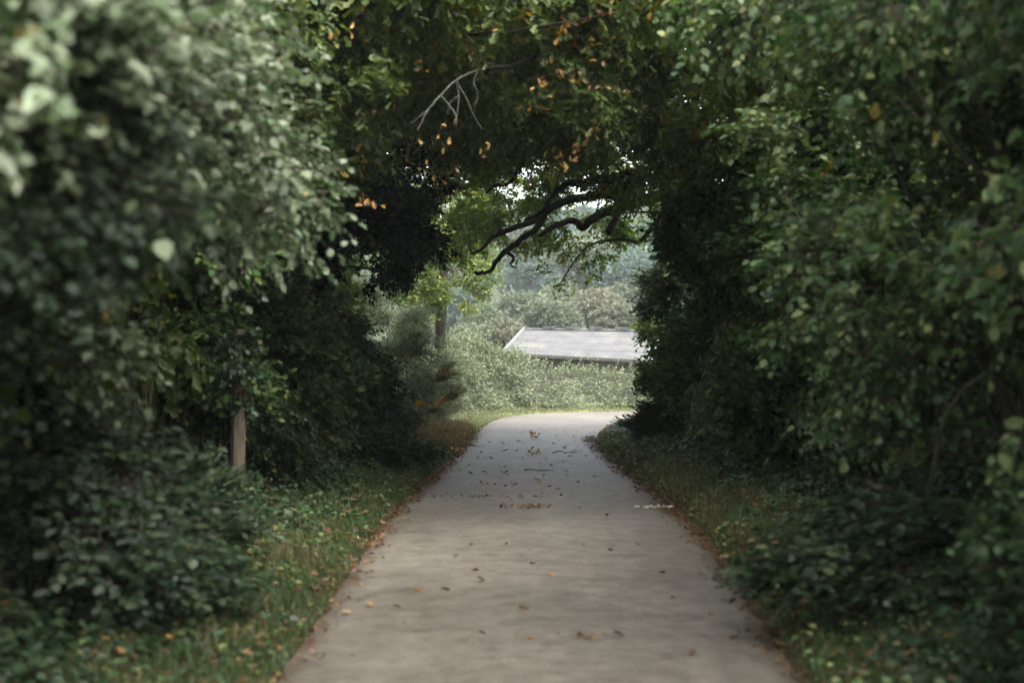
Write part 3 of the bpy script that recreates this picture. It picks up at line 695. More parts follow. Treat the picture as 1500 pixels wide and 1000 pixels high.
ob, offB, invB, arrB = tree('oak_tree', (4.1, 24.3), [(-.2, 20.4, 5.5, 2.8, 2.0, 1.3, 1.1), (.4, 24.3, 5.5, 2.9, 1.9, 1.0, .85), (-1.5, 24.6, 4.35, 1.2, 1.3, .85, .7),
     (2.3, 24.6, 4.55, 1.1, 1.6, .8, .6), (.65, 25.2, 3.5, .75, .6, .5, .35), (1.55, 25.4, 3.35, .55, .6, .42, .3), (3.1, 24.4, 3.7, .7, 1.3, .8, .5), (-.6, 24.2, 3.9, .9, .9, .6, .35), (1.2, 26.2, 3.0, .45, .4, .3, .15),
     (.8, 26.0, 2.95, .28, .3, .3, .10), (2.0, 22.5, 4.7, 1.5, 1.3, .9, .9), (2.6, 20.0, 4.9, 1.2, 1.5, .95, 1.2), (2.9, 22.0, 5.2, 1.0, 1.3, .9, 1.0), (-.4, 26.1, 4.45, 1.7, .7, .8, 1.5), (1.3, 26.0, 3.8, 1.2, .6, .55, 1.7), (-1.1, 26.0, 3.6, .8, .5, .45, 1.2), (.1, 26.2, 3.75, .8, .5, .4, 2.0), (2.2, 26.2, 4.2, 1.0, .6, .7, 1.4), (-.9, 27.0, 4.6, 1.6, .7, .8, 1.6), (.9, 27.2, 4.9, 1.8, .7, .9, 1.6), (.75, 26.2, 3.35, .6, .45, .35, 1.6), (1.7, 25.9, 3.3, .6, .45, .4, 1.5), (0, 23, 6.9, 3.2, 2.6, .9, .8)],
     'dark-limbed oak arching over the far mouth of the tunnel', 'oak tree', 15000, 10, .086, .28, T_OAK, 'oak',
     trunk=[(4.1, 24.3, 1.0, .27), (4.0, 24.4, 2.4, .24), (3.6, 24.5, 3.5, .2), (2.9, 24.6, 4.4, .13)], limbs=limbsB, single=OAKL, nsingle=200,
     nclump=18, droop=.25, clump=.25, tpow=1.3, nlimb=18)

# the black evergreen on the left
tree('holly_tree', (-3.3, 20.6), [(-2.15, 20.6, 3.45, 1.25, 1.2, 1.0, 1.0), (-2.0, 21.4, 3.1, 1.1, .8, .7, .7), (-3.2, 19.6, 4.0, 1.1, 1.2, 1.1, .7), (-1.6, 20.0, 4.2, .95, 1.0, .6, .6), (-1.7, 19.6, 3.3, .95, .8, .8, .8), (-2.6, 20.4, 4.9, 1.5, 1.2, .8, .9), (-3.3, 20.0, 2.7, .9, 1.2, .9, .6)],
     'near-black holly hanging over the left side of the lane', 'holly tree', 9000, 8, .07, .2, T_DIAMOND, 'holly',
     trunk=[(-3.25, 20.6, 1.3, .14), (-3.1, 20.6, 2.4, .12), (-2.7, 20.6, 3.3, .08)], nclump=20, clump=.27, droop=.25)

# the tree outside on the left with its trunk in view
tree('field_maple', (-1.62, 31.6), [(-2.3, 31.5, 3.3, .95, 1.0, .85, 1.0), (-1.0, 31.6, 3.35, .9, .9, .5, .7), (-1.7, 32.0, 4.4, 1.8, 1.4, 1.0, 1.0), (-.45, 31.5, 3.0, .3, .4, .25, .14),
     (-2.75, 31.0, 2.6, .5, .6, .6, .5), (-1.15, 31.0, 2.75, .55, .5, .5, 1.6), (-2.0, 30.8, 2.9, .7, .6, .6, 1.8), (-.7, 31.2, 3.0, .5, .5, .4, 1.2), (-1.5, 30.9, 2.45, .55, .4, .35, 1.4)],
     'roadside tree with yellowing leaves and short trunk, left of the opening', 'tree', 5200, 8, .066, .2, T_DIAMOND, 'oak',
     trunk=[(-1.62, 31.6, .8, .13), (-1.6, 31.6, 1.8, .12), (-1.55, 31.6, 2.7, .12), (-1.5, 31.7, 3.6, .09)], nclump=14, clump=.3, droop=.3, twig=.005)

# ------------------------------------------------------------------ hedge across the bend
def hedge():
    root = thing('field_hedge', (2.5, 37.2, -.05), 'low sunlit hedge across the lane\'s bend in front of the barn', 'hedge')
    n = 12500; x = np.where(rng.random(n) < .38, rng.uniform(-2.6, .3, n), rng.uniform(.3, 13, n))
    # centre line follows the outside of the bend
    cyx = np.interp(x, [-4, -2.2, -1.2, .2, 2, 5, 9, 13], [31.5, 33.2, 35.6, 36.9, 37.5, 37.6, 37.1, 36.2])
    top = np.interp(x, [-4, -2, -1.2, 0, .8, 2.5, 4, 13], [2.2, 1.9, 1.72, 1.36, 1.02, .86, .84, .9]) + .05 * np.sin(x * 4.1) + .05 * np.sin(x * 9.7 + 1)
    z = rng.random(n) * top
    half = .75 * (1 - .35 * (z / top) ** 3)
    y = cyx + half * np.where(rng.random(n) < .8, -1, 1) * rng.uniform(.55, 1.0, n)
    lum = .24 * np.sin(x * 2.6 + 2 * np.sin(z * 3)) + .11 * np.sin(x * 6.3 + z * 5)
    shoot = (rng.random(n) < .10) & (z > top * .7); z = np.where(shoot, z + rng.uniform(.05, .32, n), z)
    y += lum - .25 - .15 * (z < .4 * top)
    per = 8
    out = np.stack([rng.normal(size=n) * .4 + .35, -.55 * np.ones(n), .35 - .9 * (1 - z / top) + rng.normal(size=n) * .35], -1)
    topm = z > top * .85; out[topm, 2] += .9
    out = norm(out); B = np.stack([x, y, z], -1)
    L = rng.uniform(.16, .34, n); t = (np.arange(per) + .5) / per
    P = B[:, None, :] + out[:, None, :] * (L[:, None] * t[None, :])[..., None] + rng.normal(size=(n, per, 3)) * .008
    side = norm(np.cross(out, np.array([0, 0, 1.0])))
    A = out[:, None, :] * .8 + side[:, None, :] * np.where(np.arange(per) % 2 == 0, 1, -1)[None, :, None] * .7 + rng.normal(size=(n, per, 3)) * .2
    N = np.array([0, -.3, 1.0]) + rng.normal(size=(n, per, 3)) * .45
    S = .055 * rng.uniform(.7, 1.3, (n, per))
    V, F = leaves_geo(P.reshape(-1, 3), A.reshape(-1, 3), N.reshape(-1, 3), S.ravel(), T_DIAMOND)
    tn = np.repeat(np.clip(rng.random((n, per)) * .9 + rng.normal(0, .1, n)[:, None], 0, 1).ravel(), 2)
    TRI_COUNT[0] += len(F)
    me = fix_degenerate(V, F, tn, None, [LM['pale']], 'hedge_leaves')
    link('foliage', me, root, (-2.5, -37.2, .05))
    tips = []; ls, rs = [], []
    for _ in range(150):
        xx = rng.uniform(-3.4, 12); yy = np.interp(xx, [-4, -2.2, -1.2, .2, 2, 5, 9, 13], [31.5, 33.2, 35.6, 36.9, 37.5, 37.6, 37.1, 36.2]); tt = np.interp(xx, [-4, -2, -1.2, 0, .8, 2.5, 4, 13], [2.2, 1.9, 1.72, 1.42, 1.28, 1.2, 1.15, 1.2])
        a = (xx - .2, yy + rng.normal() * .25, 0); b = (xx + rng.normal() * .25 + .1, yy - rng.uniform(-.2, .6), tt + rng.uniform(-.3, .22))
        ls.append(curve_pts(a, b, 6, wob=.05, up=.05)); rs.append(np.linspace(.012, .003, 6))
    V, F = tubes_geo(ls, rs, 4); TRI_COUNT[0] += 2 * len(F)
    link('stem', fix_degenerate(V, F, None, None, [TWIG], 'hedge_stems'), root, (-2.5, -37.2, .05))
hedge()

# ------------------------------------------------------------------ barn beyond the hedge
def barn():
    Ye, Yr = 58.0, 62.4
    def eave(x): return Vector((x, Ye - .10 * x, EYE - (519.5 + 6.5 * (x + .5) / 6.2 - 500) / FP * Ye))
    E0 = np.array(PX(738, 517, Ye)); E1 = np.array(PX(958, 528.5, Ye - .9))
    R0 = np.array(PX(770, 482.5, Yr)); R1 = np.array(PX(990, 486, Yr - .9))
    u = (E1 - E0) / np.linalg.norm(E1 - E0); E1 = E0 + u * 13.5; ur = (R1 - R0) / np.linalg.norm(R1 - R0); R1 = R0 + ur * 13.5
    base_z = float(height(np.array([5.0]), np.array([61.0]))[0]) - .3
    root = thing('barn', (E0[0], E0[1], base_z), 'low farm barn with long pale grey sheet roof behind the hedge', 'barn')
    ox, oy, oz = E0[0], E0[1], base_z
    def pm(name, V, F, mat, label=None):
        me = bpy.data.meshes.new(name); me.from_pydata([(v[0] - ox, v[1] - oy, v[2] - oz) for v in V], [], F); me.materials.append(mat); me.update()
        o = link(name, me, root)
        if label: o['label'] = label
        return o
    # roof sheets: 4 rows, 13 columns, each a corrugated sheet of its own, lapped like real ones
    rows, cols = 4, 13
    def S(uu, vv): return (E0 * (1 - uu) + E1 * uu) * (1 - vv) + (R0 * (1 - uu) + R1 * uu) * vv
    nrm = np.cross(E1 - E0, R0 - E0); nrm = nrm / np.linalg.norm(nrm)
    if nrm[2] < 0: nrm = -nrm
    for r in range(rows):
        for c in range(cols):
            V, F = [], []; K = 16
            v0, v1 = r / rows, min(1.0, (r + 1) / rows + .01)
            for i in range(K + 1):
                uu = (c + i / K) / cols - .0006
                wz = .009 * math.cos(i * math.pi)
                V.append(tuple(S(uu, v0) + nrm * (wz + .017))); V.append(tuple(S(uu, v1) + nrm * (wz + .004)))
            for i in range(K): F.append((2 * i, 2 * i + 2, 2 * i + 3, 2 * i + 1))
            # thickness of the lower edge
            b = len(V)
            for i in range(K + 1): V.append(tuple(np.array(V[2 * i]) - nrm * .012))
            for i in range(K): F.append((2 * i, b + i, b + i + 1, 2 * i + 2))
            pm('roof_sheet', V, F, ROOF)
    def boxline(name, a, b, wx, wz, mat, label=None):
        a, b = Vector(a), Vector(b); d = (b - a).normalized(); s = d.cross(Vector((0, 0, 1))).normalized() * wx / 2; u_ = s.normalized().cross(d) * wz / 2
        V = [a + s + u_, a - s + u_, a - s - u_, a + s - u_, b + s + u_, b - s + u_, b - s - u_, b + s - u_]
        return pm(name, V, [(0, 1, 2, 3), (7, 6, 5, 4), (0, 4, 5, 1), (1, 5, 6, 2), (2, 6, 7, 3), (3, 7, 4, 0)], mat, label)
    boxline('ridge_cap', R0 + [0, 0, .05], R1 + [0, 0, .05], .30, .035, ROOFEDGE)
    boxline('barge_board', E0 + [-.05, -.1, .02], R0 + [-.05, 0, .04], .09, .15, ROOFEDGE, 'pale board along the gable edge')
    boxline('gutter', E0 + [0, -.09, -.05], E1 + [0, -.09, -.05], .11, .09, SHADEBOARD)
    for px in (797, 832, 868, 906):
        f = (px - 770) / 220 * .47
        p = R0 * (1 - f) + R1 * f
        boxline('ridge_vent', p + [0, -.05, .13], p + ur * .55 + [0, -.05, .13], .34, .05, ROOF, 'raised ridge vent')
    # walls and back slope
    back0, back1 = 2 * R0 - E0, 2 * R1 - E1
    back0[2], back1[2] = E0[2], E1[2]
    pm('roof_back', [tuple(R0), tuple(R1), tuple(back1), tuple(back0)], [(0, 1, 2, 3)], ROOF)
    inx = np.array([.25, .35, -.12]); 
    def dn(p): return (p[0], p[1], base_z)
    A0, A1, B0, B1 = E0 + [.25, .4, -.1], E1 + [-.25, .4, -.1], back0 + [.25, -.4, -.1], back1 + [-.25, -.4, -.1]
    pm('wall', [tuple(A0), tuple(A1), dn(A1), dn(A0)], [(0, 1, 2, 3)], SHADEBOARD)
    pm('wall', [tuple(B0), tuple(B1), dn(B1), dn(B0)], [(0, 1, 2, 3)], SHADEBOARD)
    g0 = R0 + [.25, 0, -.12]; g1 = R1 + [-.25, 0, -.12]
    pm('gable_wall', [tuple(A0), tuple(g0), tuple(B0), dn(B0), dn(A0)], [(0, 1, 2, 3, 4)], SHADEBOARD)
    pm('gable_wall', [tuple(A1), tuple(g1), tuple(B1), dn(B1), dn(A1)], [(0, 1, 2, 3, 4)], SHADEBOARD)
barn()

# ------------------------------------------------------------------ wooded hillside
def far_master(kind, name, n=2600, ls=.42, per=6):
    subs = [(0, 0, 0, .8, .8, .62, .6)]
    for _ in range(15):
        d = randdir(1)[0]; d[2] = abs(d[2]) * .9 - .15; r = rng.uniform(.26, .42)
        subs.append((d[0] * .72, d[1] * .72, d[2] * .62, r, r, r * .75, 1))
    subs = [tuple(5 * v for v in s[:6]) + (s[6],) for s in subs]
    me, _, cc = grow(subs, n, per, ls, .6, T_DIAMOND, LM[kind], name, nclump=7, droop=-.05, twig=0, flat=.7, clump=.42, up=.6)
    return me
FM = {'far': [far_master('far', 'oak_wood_crown'), far_master('far', 'oak_wood_crown_b')], 'farhaze': [far_master('farhaze', 'haze_tinted_wood_crown')], 'fartan': [far_master('fartan', 'tan_wood_crown')]}
tm = stems_mesh('far_trunk', (0, 0, -8), [(0, 0, 0), (2, 1, 1.5), (-2, .5, 1), (.5, -2, 1.5), (0, 2, 2)], .42, .12, BARK, spread=.02)
def far_tree(px, py, Y, r, kind, label, rz=.85, group=None, cat='tree', name='hillside_tree'):
    """py: where the crown's middle shows"""
    x = (px - 750) / FP * Y; z = EYE - (py - 500) / FP * Y
    g = float(height(np.array([x]), np.array([Y]))[0])
    t = thing(name, (x, Y, g), label, cat, group)
    zc = max(z - g, r * rz * .9)
    s = r / 5
    c = link('crown', random.choice(FM[kind]), t, (0, 0, zc)); c.rotation_euler = (0, 0, rng.uniform(0, 6.28)); c.scale = (s, s, s * rz)
    k = link('trunk', tm, t, (0, 0, zc)); k.scale = (s, s, max(zc / 8, .1))
    return t
far_tree(712, 474, 96, 2.0, 'far', 'rounded grey-green tree left of the barn roof')
far_tree(690, 505, 84, 1.9, 'far', 'low tree rising just over the hedge left of the barn')
far_tree(738, 490, 80, 1.5, 'fartan', 'small pale tree at the barn\'s left gable')
far_tree(765, 462, 118, 3.4, 'far', 'broad oak behind the barn roof\'s left end')
far_tree(806, 470, 104, 2.6, 'far', 'dark green tree behind the middle of the barn roof')
far_tree(824, 448, 135, 3.3, 'far', 'tall oak above the middle of the barn roof')
far_tree(872, 452, 112, 2.6, 'fartan', 'tan autumn tree behind the right end of the barn')
far_tree(905, 470, 98, 2.0, 'fartan', 'small tan tree low behind the barn, rightmost')
far_tree(940, 440, 120, 3.2, 'far', 'green tree half hidden behind the tunnel mouth, right')
far_tree(666, 455, 125, 3.4, 'farhaze', 'tree with haze-tinted blue-green leaves, half hidden by the roadside tree')
hill = []
for k in range(70):
    Y = 150 + 14 * (k % 7) + rng.uniform(-4, 4); x = -42 + 8.6 * (k // 7) * (Y / 150) + rng.uniform(-3, 3)
    px = 750 + x / Y * FP
    g = float(height(np.array([x]), np.array([Y]))[0]); r = rng.uniform(3.6, 5.2)
    py = 500 - (g + r * 1.05 - EYE) / Y * FP
    far_tree(px, py, Y, r, random.choice(['farhaze', 'farhaze', 'far']), 'haze-tinted tree of the wood on the far hill', group='trees of the wood on the far hill', rz=1.0)
for k in range(26):   # field trees lower in the valley either side
    x = random.choice([-1, 1]) * rng.uniform(14, 60); Y = rng.uniform(75, 130)
    g = float(height(np.array([x]), np.array([Y]))[0]); r = rng.uniform(3, 4.5)
    far_tree(750 + x / Y * FP, 500 - (g + r - EYE) / Y * FP, Y, r, 'far', 'tree in the valley beyond the barn, outside the opening', group='valley trees')

# ------------------------------------------------------------------ wooden post on the left bank
def post():
    Y = 12.6; x = (347 - 750) / FP * Y; g = float(height(np.array([x]), np.array([Y]))[0])
    root = thing('wooden_post', (x, Y, g - .1), 'old grey-brown wooden post half swallowed by the left hedge', 'post')
    ls = []; V = []; F = []; K = 14; H = 1.75
    for i in range(K + 1):
        z = H * i / K; tp = .052 - .006 * i / K
        for (dx, dy) in ((-1, -1), (-.35, -1.12), (.4, -1.05), (1, -1), (1.1, 0), (1, 1), (-1, 1), (-1.08, 0)):
            V.append((dx * tp + rng.normal() * .0025 + .012 * z, dy * tp + rng.normal() * .0025, z))
    for i in range(K):
        for j in range(8):
            a, b = i * 8 + j, i * 8 + (j + 1) % 8; F.append((a, b, b + 8, a + 8))
    F.append(tuple(range(K * 8, K * 8 + 8)))
    me = bpy.data.meshes.new('post'); me.from_pydata(V, [], F); me.materials.append(POSTWOOD); me.update()
    s = link('shaft', me, root); s.rotation_euler = (0, 0, R(28))
    m, arr, cc = grow([(0, -.1, 1.55, .28, .22, .35, 1), (.2, -.12, 1.2, .2, .15, .25, .6), (-.15, -.12, .9, .14, .1, .5, .4)], 130, 6, .06, .14, T_OVAL, LM['bramble'], 'ivy_on_post', nclump=7, clump=.45, droop=.5)
    o = link('ivy', m, root)
post()

# ------------------------------------------------------------------ bracken and ferns on the sunlit left corner
def frond_mesh(name, mat, L=.75, n=17):
    V, F = [], []
    def P(t): return np.array([0, L * t, L * (.55 * t - .85 * t * t)])
    for i in range(n):
        t = .12 + .88 * i / n; p = P(t); wl = L * .27 * math.sin(math.pi * min(1, .18 + t * .82)) ** .8
        for s in (-1, 1):
            b = len(V); d = .045 * L
            tip = p + np.array([s * wl, wl * .35, -.25 * wl])
            for q in (p + [0, -d * .5, 0], p + np.array([s * wl * .5, wl * .1 - d * .55, -.06 * wl]), tip, p + np.array([s * wl * .5, wl * .25 + d * .5, -.06 * wl]), p + [0, d * .5, 0]):
                V.append(tuple(q))
            F.append((b, b + 1, b + 2, b + 3, b + 4))
    me = bpy.data.meshes.new(name)
    b = len(V); K = 8
    for i in range(K + 1):
        p = P(i / K); r = .006 * (1 - i / K) + .001
        for a in (0, 2.09, 4.19): V.append((p[0] + r * math.cos(a), p[1], p[2] + r * math.sin(a)))
    for i in range(K):
        for j in range(3): F.append((b + i * 3 + j, b + i * 3 + (j + 1) % 3, b + i * 3 + 3 + (j + 1) % 3, b + i * 3 + 3 + j))
    me.from_pydata(V, [], F); me.materials.append(mat); me.update()
    at = me.attributes.new('tint', 'FLOAT', 'FACE'); at.data.foreach_set('value', rng.random(len(F)).astype(np.float32))
    return me
FR = [frond_mesh('green_frond', LM['fern']), frond_mesh('rust_frond', LM['rust'], .6, 14)]
def bracken(px, py, Y, n, mix, label, spread=(-60, 90), L=1.0):
    x, y, z = PX(px, py, Y)
    root = thing('bracken', (x, y, z - .05), label, 'bracken')
    for _ in range(n):
        rust = rng.random() < mix
        o = link('frond', FR[1 if rust else 0], root, (rng.normal() * .06, rng.normal() * .06, 0))
        o.rotation_euler = (R(rng.uniform(15, 70)), R(rng.uniform(-35, 35)), R(-rng.uniform(*spread)))
        o.scale = (L,) * 3
        if rust: o['label'] = 'rust-brown frond'
bracken(634, 556, 27.4, 10, .25, 'arching bracken with pale fronds against the sunlit bush', (70, 170), .75)
bracken(655, 585, 27.2, 9, .4, 'drooping half-brown bracken above the dry verge grass', (70, 190), .6)
bracken(625, 600, 26.4, 7, .35, 'shaded bracken clump in the left hedge foot', (70, 200), .6)
bracken(640, 590, 26.8, 5, .9, 'rust-brown dead bracken by the sunlit corner', (60, 190), .45)
bracken(778, 598, 36.2, 6, .9, 'small rust-coloured bracken at the foot of the far hedge', (90, 270), .5)

# ------------------------------------------------------------------ grass, low weeds and leaf litter of the verges
def verge_points(n, side, y0, y1, d0, d1, pw=1.0):
    ok = (CL[:, 1] > y0) & (CL[:, 1] < y1) if y1 < 30 else (CL[:, 1] > y0)
    idx = np.nonzero(ok)[0]; i = rng.choice(idx, n)
    d = d0 + (d1 - d0) * rng.random(n) ** pw
    jit = rng.uniform(-.5, .5, n)
    tdir = norm(np.gradient(CL, axis=0))
    step = np.linalg.norm(np.gradient(CL, axis=0), axis=1)
    p = CL[i] + LAT[i] * (side * (HW[i] + d))[:, None] + tdir[i] * (jit * step[i] * 1.5)[:, None]
    return p[:, 0], p[:, 1], d

def blades(name, x, y, hgt, wdt, mat, label, lean=.5, tint=None):
    n = len(x); z = height(x, y)
    az = rng.uniform(0, 6.28, n); h = hgt * rng.uniform(.45, 1.25, n); wd = wdt * rng.uniform(.7, 1.3, n)
    dx, dy = np.cos(az), np.sin(az); ln = lean * rng.uniform(.2, 1.3, n) * h
    la = rng.uniform(0, 6.28, n); lx, ly = np.cos(la) * ln, np.sin(la) * ln
    b1 = np.stack([x + dx * wd, y + dy * wd, z - .02], -1); b2 = np.stack([x - dx * wd, y - dy * wd, z - .02], -1)
    m1 = np.stack([x + dx * wd * .7 + lx * .35, y + dy * wd * .7 + ly * .35, z + h * .6], -1); m2 = np.stack([x - dx * wd * .7 + lx * .35, y - dy * wd * .7 + ly * .35, z + h * .6], -1)
    tp = np.stack([x + lx, y + ly, z + h * .95], -1)
    V = np.stack([b1, b2, m2, m1, tp], 1).reshape(-1, 3); o = (np.arange(n) * 5)[:, None]
    F = np.concatenate([o + np.array([[0, 1, 2, 3]]), o + np.array([[3, 2, 4, 4]])], 1).reshape(-1, 4)
    tn = np.repeat(np.clip(rng.random(n) if tint is None else tint, 0, 1), 2)
    TRI_COUNT[0] += 3 * n
    return tag(link(name, fix_degenerate(V, F, tn, None, [mat], name)), label, 'grass', kind='stuff')

def patch(x, y, f=1.0, s=0.0):
    return .5 + .5 * np.sin(x * 2.1 * f + s) * np.sin(y * 1.3 * f + 1.7 * s) + .15 * np.sin(x * 7 + y * 5)

xl, yl, dl_ = verge_points(36000, -1, 4.5, 25.5, .0, 1.15, 1.2)
t_ = rng.random(len(xl)) * .8 + .25 * patch(xl, yl, 1, 2) - .1
keepm = rng.random(len(xl)) < (.25 + .9 * (1 - sm(.5, 1.2, dl_))); xl, yl, t_ = xl[keepm], yl[keepm], t_[keepm]
blades('verge_grass', xl, yl, .085, .0045, LM['grass'], 'green grass strip along the left road edge', tint=t_)
xr, yr, dr_ = verge_points(30000, 1, 4.5, 25.5, .05, 1.2, 1.1)
blades('verge_grass', xr, yr, .08, .0045, LM['grass'], 'shaded grass strip along the right road edge', tint=rng.random(len(xr)) * .9 + .05)
xd, yd, dd = verge_points(9000, 1, 10.5, 20.5, .12, .95); k_ = rng.random(9000) < .65 * (patch(xd, yd, 2.2, .6) - .1)
blades('dry_grass', xd[k_], yd[k_], .17, .0035, LM['dry'], 'dry brown grass on the shaded right verge')
xd, yd, dd = verge_points(9000, -1, 6.5, 12.5, .22, .85); k_ = rng.random(9000) < .6 * (patch(xd, yd, 2.1, 2.2) - .15)
blades('dry_grass', xd[k_], yd[k_], .13, .0035, LM['dry'], 'tan withered grass on the near left verge')
xd, yd, dd = verge_points(9000, -1, 22.6, 27.0, .0, .85)
blades('dry_grass', xd, yd, .22, .004, LM['dry'], 'tall tan and orange grass at the left corner of the bend')
xo, yo, do = verge_points(30000, -1, 26.5, 99, .0, 1.5); k_ = xo < 13
blades('short_grass', xo[k_], yo[k_], .06, .006, LM['verge'], 'short pale grass outside the bend below the hedge')
xo, yo, do = verge_points(16000, 1, 26.0, 99, .0, 1.2); k_ = xo < 9
blades('short_grass', xo[k_], yo[k_], .09, .005, LM['verge'], 'pale grass on the inside of the bend')

def ground_leaves(name, x, y, ls, mat, label, tmpl=T_OAK, lift=.012, flat=.35, zroad=False, tint=None, zup=0.0, cat='leaf litter'):
    n = len(x); d = road_dist(x, y)
    z = np.where(d < 0, .0, height(x, y, d)) + lift + zup * rng.random(n)
    if zroad: z = np.array([roadz(a, b) for a, b in zip(x, y)]) + lift
    P = np.stack([x, y, z], -1); az = rng.uniform(0, 6.28, n)
    A = np.stack([np.cos(az), np.sin(az), rng.normal(0, .25, n)], -1); N = np.array([0, 0, 1.0]) + rng.normal(size=(n, 3)) * flat
    S = ls * rng.uniform(.55, 1.3, n)
    V, F = leaves_geo(P, A, N, S, tmpl); nf = len(tmpl[1])
    tn = np.repeat(np.clip(rng.random(n) if tint is None else tint, 0, 1), nf)
    TRI_COUNT[0] += int((F[:, 2] == F[:, 3]).sum() + 2 * (F[:, 2] != F[:, 3]).sum())
    return tag(link(name, fix_degenerate(V, F, tn, None, [mat], name)), label, cat, kind='stuff')
# litter along both edges
for side, lab in ((-1, 'brown leaf litter along the left road edge'), (1, 'brown leaf litter along the right road edge')):
    x, y, d = verge_points(14000, side, 5, 26, -.22, .42, 1.0)
    w_ = rng.random(len(x)) < (.35 + .65 * sm(9, 15, y)) * (1 - .8 * sm(.12, .4, d)) * (.12 + .88 * sm(-.2, .02, d)) * (.3 + .7 * (patch(x, y, 2.3, side) > .45))
    ground_leaves('leaf_litter', x[w_], y[w_], .055, LM['dead'], lab, zup=.03)
# crumbs scattered on the asphalt
n = 1500; i = rng.choice(np.nonzero((CL[:, 1] > 6) & (CL[:, 1] < 29))[0], n); a = rng.uniform(-.98, .98, n)
a = np.where(rng.random(n) < .45, np.sign(a) * (1 - np.abs(rng.normal(0, .09, n))), a)
x = CL[i, 0] + LAT[i, 0] * a * HW[i]; y = CL[i, 1] + rng.uniform(-.1, .1, n)
kk = rng.random(n) < (.2 + .8 * sm(12, 17, y))
ground_leaves('leaf_crumbs', x[kk], y[kk], .026, LM['dead'], 'small leaf crumbs scattered over the asphalt', zroad=True, lift=.006, tmpl=T_DIAMOND)
# broad-leaved weeds and ivy creeping at the hedge feet
for side, y0, y1, nn, kind, lab in ((-1, 4.5, 25, 15000, 'bramble', 'ivy and nettles creeping at the foot of the left hedge'), (1, 4.5, 25, 17000, 'bramble', 'ivy and nettles creeping at the foot of the right hedge')):
    x, y, d = verge_points(nn, side, y0, y1, .12, 1.6, .8)
    kp = rng.random(nn) < sm(.0, .7, d) * (.45 + .55 * (patch(x, y, 1.5, side) > .4)); x, y, d = x[kp], y[kp], d[kp]
    nloc = len(x); z = height(x, y) + (.03 + .20 * rng.random(nloc) * sm(.3, 1.2, d))
    P = np.stack([x, y, z], -1); az = rng.uniform(0, 6.28, nloc)
    A = np.stack([np.cos(az), np.sin(az), rng.normal(-.15, .25, nloc)], -1); N = np.array([-side * .5, -.2, 1.0]) + rng.normal(size=(nloc, 3)) * .35
    V, F = leaves_geo(P, A, N, .062 * rng.uniform(.6, 1.35, nloc), T_OVAL)
    TRI_COUNT[0] += 2 * len(F)
    o = link('undergrowth', fix_degenerate(V, F, np.repeat(rng.random(nloc), 2), None, [LM[kind]], 'undergrowth'))
    tag(o, lab, 'undergrowth', kind='stuff')
x, y, d = verge_points(7000, -1, 5, 24, .04, .9, 1.0)
kp = rng.random(len(x)) < (patch(x, y, 2.7, 1) - .2); x, y = x[kp], y[kp]
ground_leaves('low_weeds', x, y, .05, LM['hazelgreen'], 'low green weeds among the grass at the left edge', tmpl=T_OVAL, lift=.03, flat=.5, zup=.09, cat='weeds')
x, y, d = verge_points(7000, 1, 5, 24, .06, 1.0, 1.0)
kp = rng.random(len(x)) < (patch(x, y, 2.4, 4) - .2); x, y = x[kp], y[kp]
ground_leaves('low_weeds', x, y, .05, LM['hazelgreen'], 'low green weeds among the grass at the right edge', tmpl=T_OVAL, lift=.03, flat=.5, zup=.09, cat='weeds')
for side, lab in ((-1, 'brown fallen leaves lodged in the left verge grass'), (1, 'brown fallen leaves lodged in the right verge grass')):
    x, y, d = verge_points(1200, side, 5, 25, .1, 1.1, 1.0); kp = rng.random(len(x)) < (patch(x, y, 1.9, 3 + side) - .15); x, y = x[kp], y[kp]
    ground_leaves('leaf_litter', x, y, .065, LM['dead'], lab, lift=.04, flat=.6, zup=.07)
# tiny orange leaves in the sunlit corner
x, y, d = verge_points(380, -1, 22.5, 26.2, -.05, .8)
ground_leaves('leaf_litter', x, y, .06, LM['rust'], 'orange leaves caught in the dry grass at the left corner', lift=.05, zup=.25, flat=.8)

# ------------------------------------------------------------------ things lying on the road
def fallen(px, py, s=.08, k=None, name='fallen_leaf', label='single brown leaf lying on the asphalt', me=None, rust=False, grp='fallen leaves on the road'):
    Y = EYE * FP / (py - 500); x = (px - 750) / FP * Y; z = roadz(x, Y) + .012
    a = rng.normal(size=3); a[2] *= .12
    nn_ = np.array([0, 0, 1.0]) + rng.normal(size=3) * .25
    o = put_leaf(me or random.choice(RUSTL if rust else DEADL), (x, Y, z), a, nn_, s, None, None, name)
    tag(o, label, 'leaf', grp); return o
spots = [(890, 809), (1050, 905), (915, 940), (690, 804), (605, 870), (1010, 966), (645, 868), (575, 892), (545, 893), (800, 848), (738, 803), (668, 820), (855, 942), (775, 902),
         (785, 945), (700, 860), (990, 880), (700, 935), (1130, 940), (525, 812), (690, 842), (712, 858), (965, 843), (845, 750), (855, 806), (780, 833), (935, 720), (741, 652), (734, 663),
         (757, 650), (725, 668), (760, 663), (808, 652), (823, 658), (829, 655), (740, 700), (715, 695), (720, 700), (705, 693), (735, 697), (745, 662), (685, 695), (688, 714), (706, 712), (714, 713),
         (722, 713), (738, 716), (748, 716), (791, 714), (805, 717), (802, 676), (811, 685), (822, 681), (830, 671), (793, 684), (767, 677), (742, 687), (737, 694), (724, 675), (707, 664), (720, 649),
         (782, 706), (850, 709), (858, 670), (846, 662), (840, 642), (697, 672), (674, 690), (795, 700), (820, 730), (836, 733), (812, 723), (690, 683), (772, 692), (833, 695), (868, 700), (655, 735), (640, 760), (890, 760), (930, 800)]
for (px, py) in spots:
    fallen(px, py, rng.uniform(.055, .095))
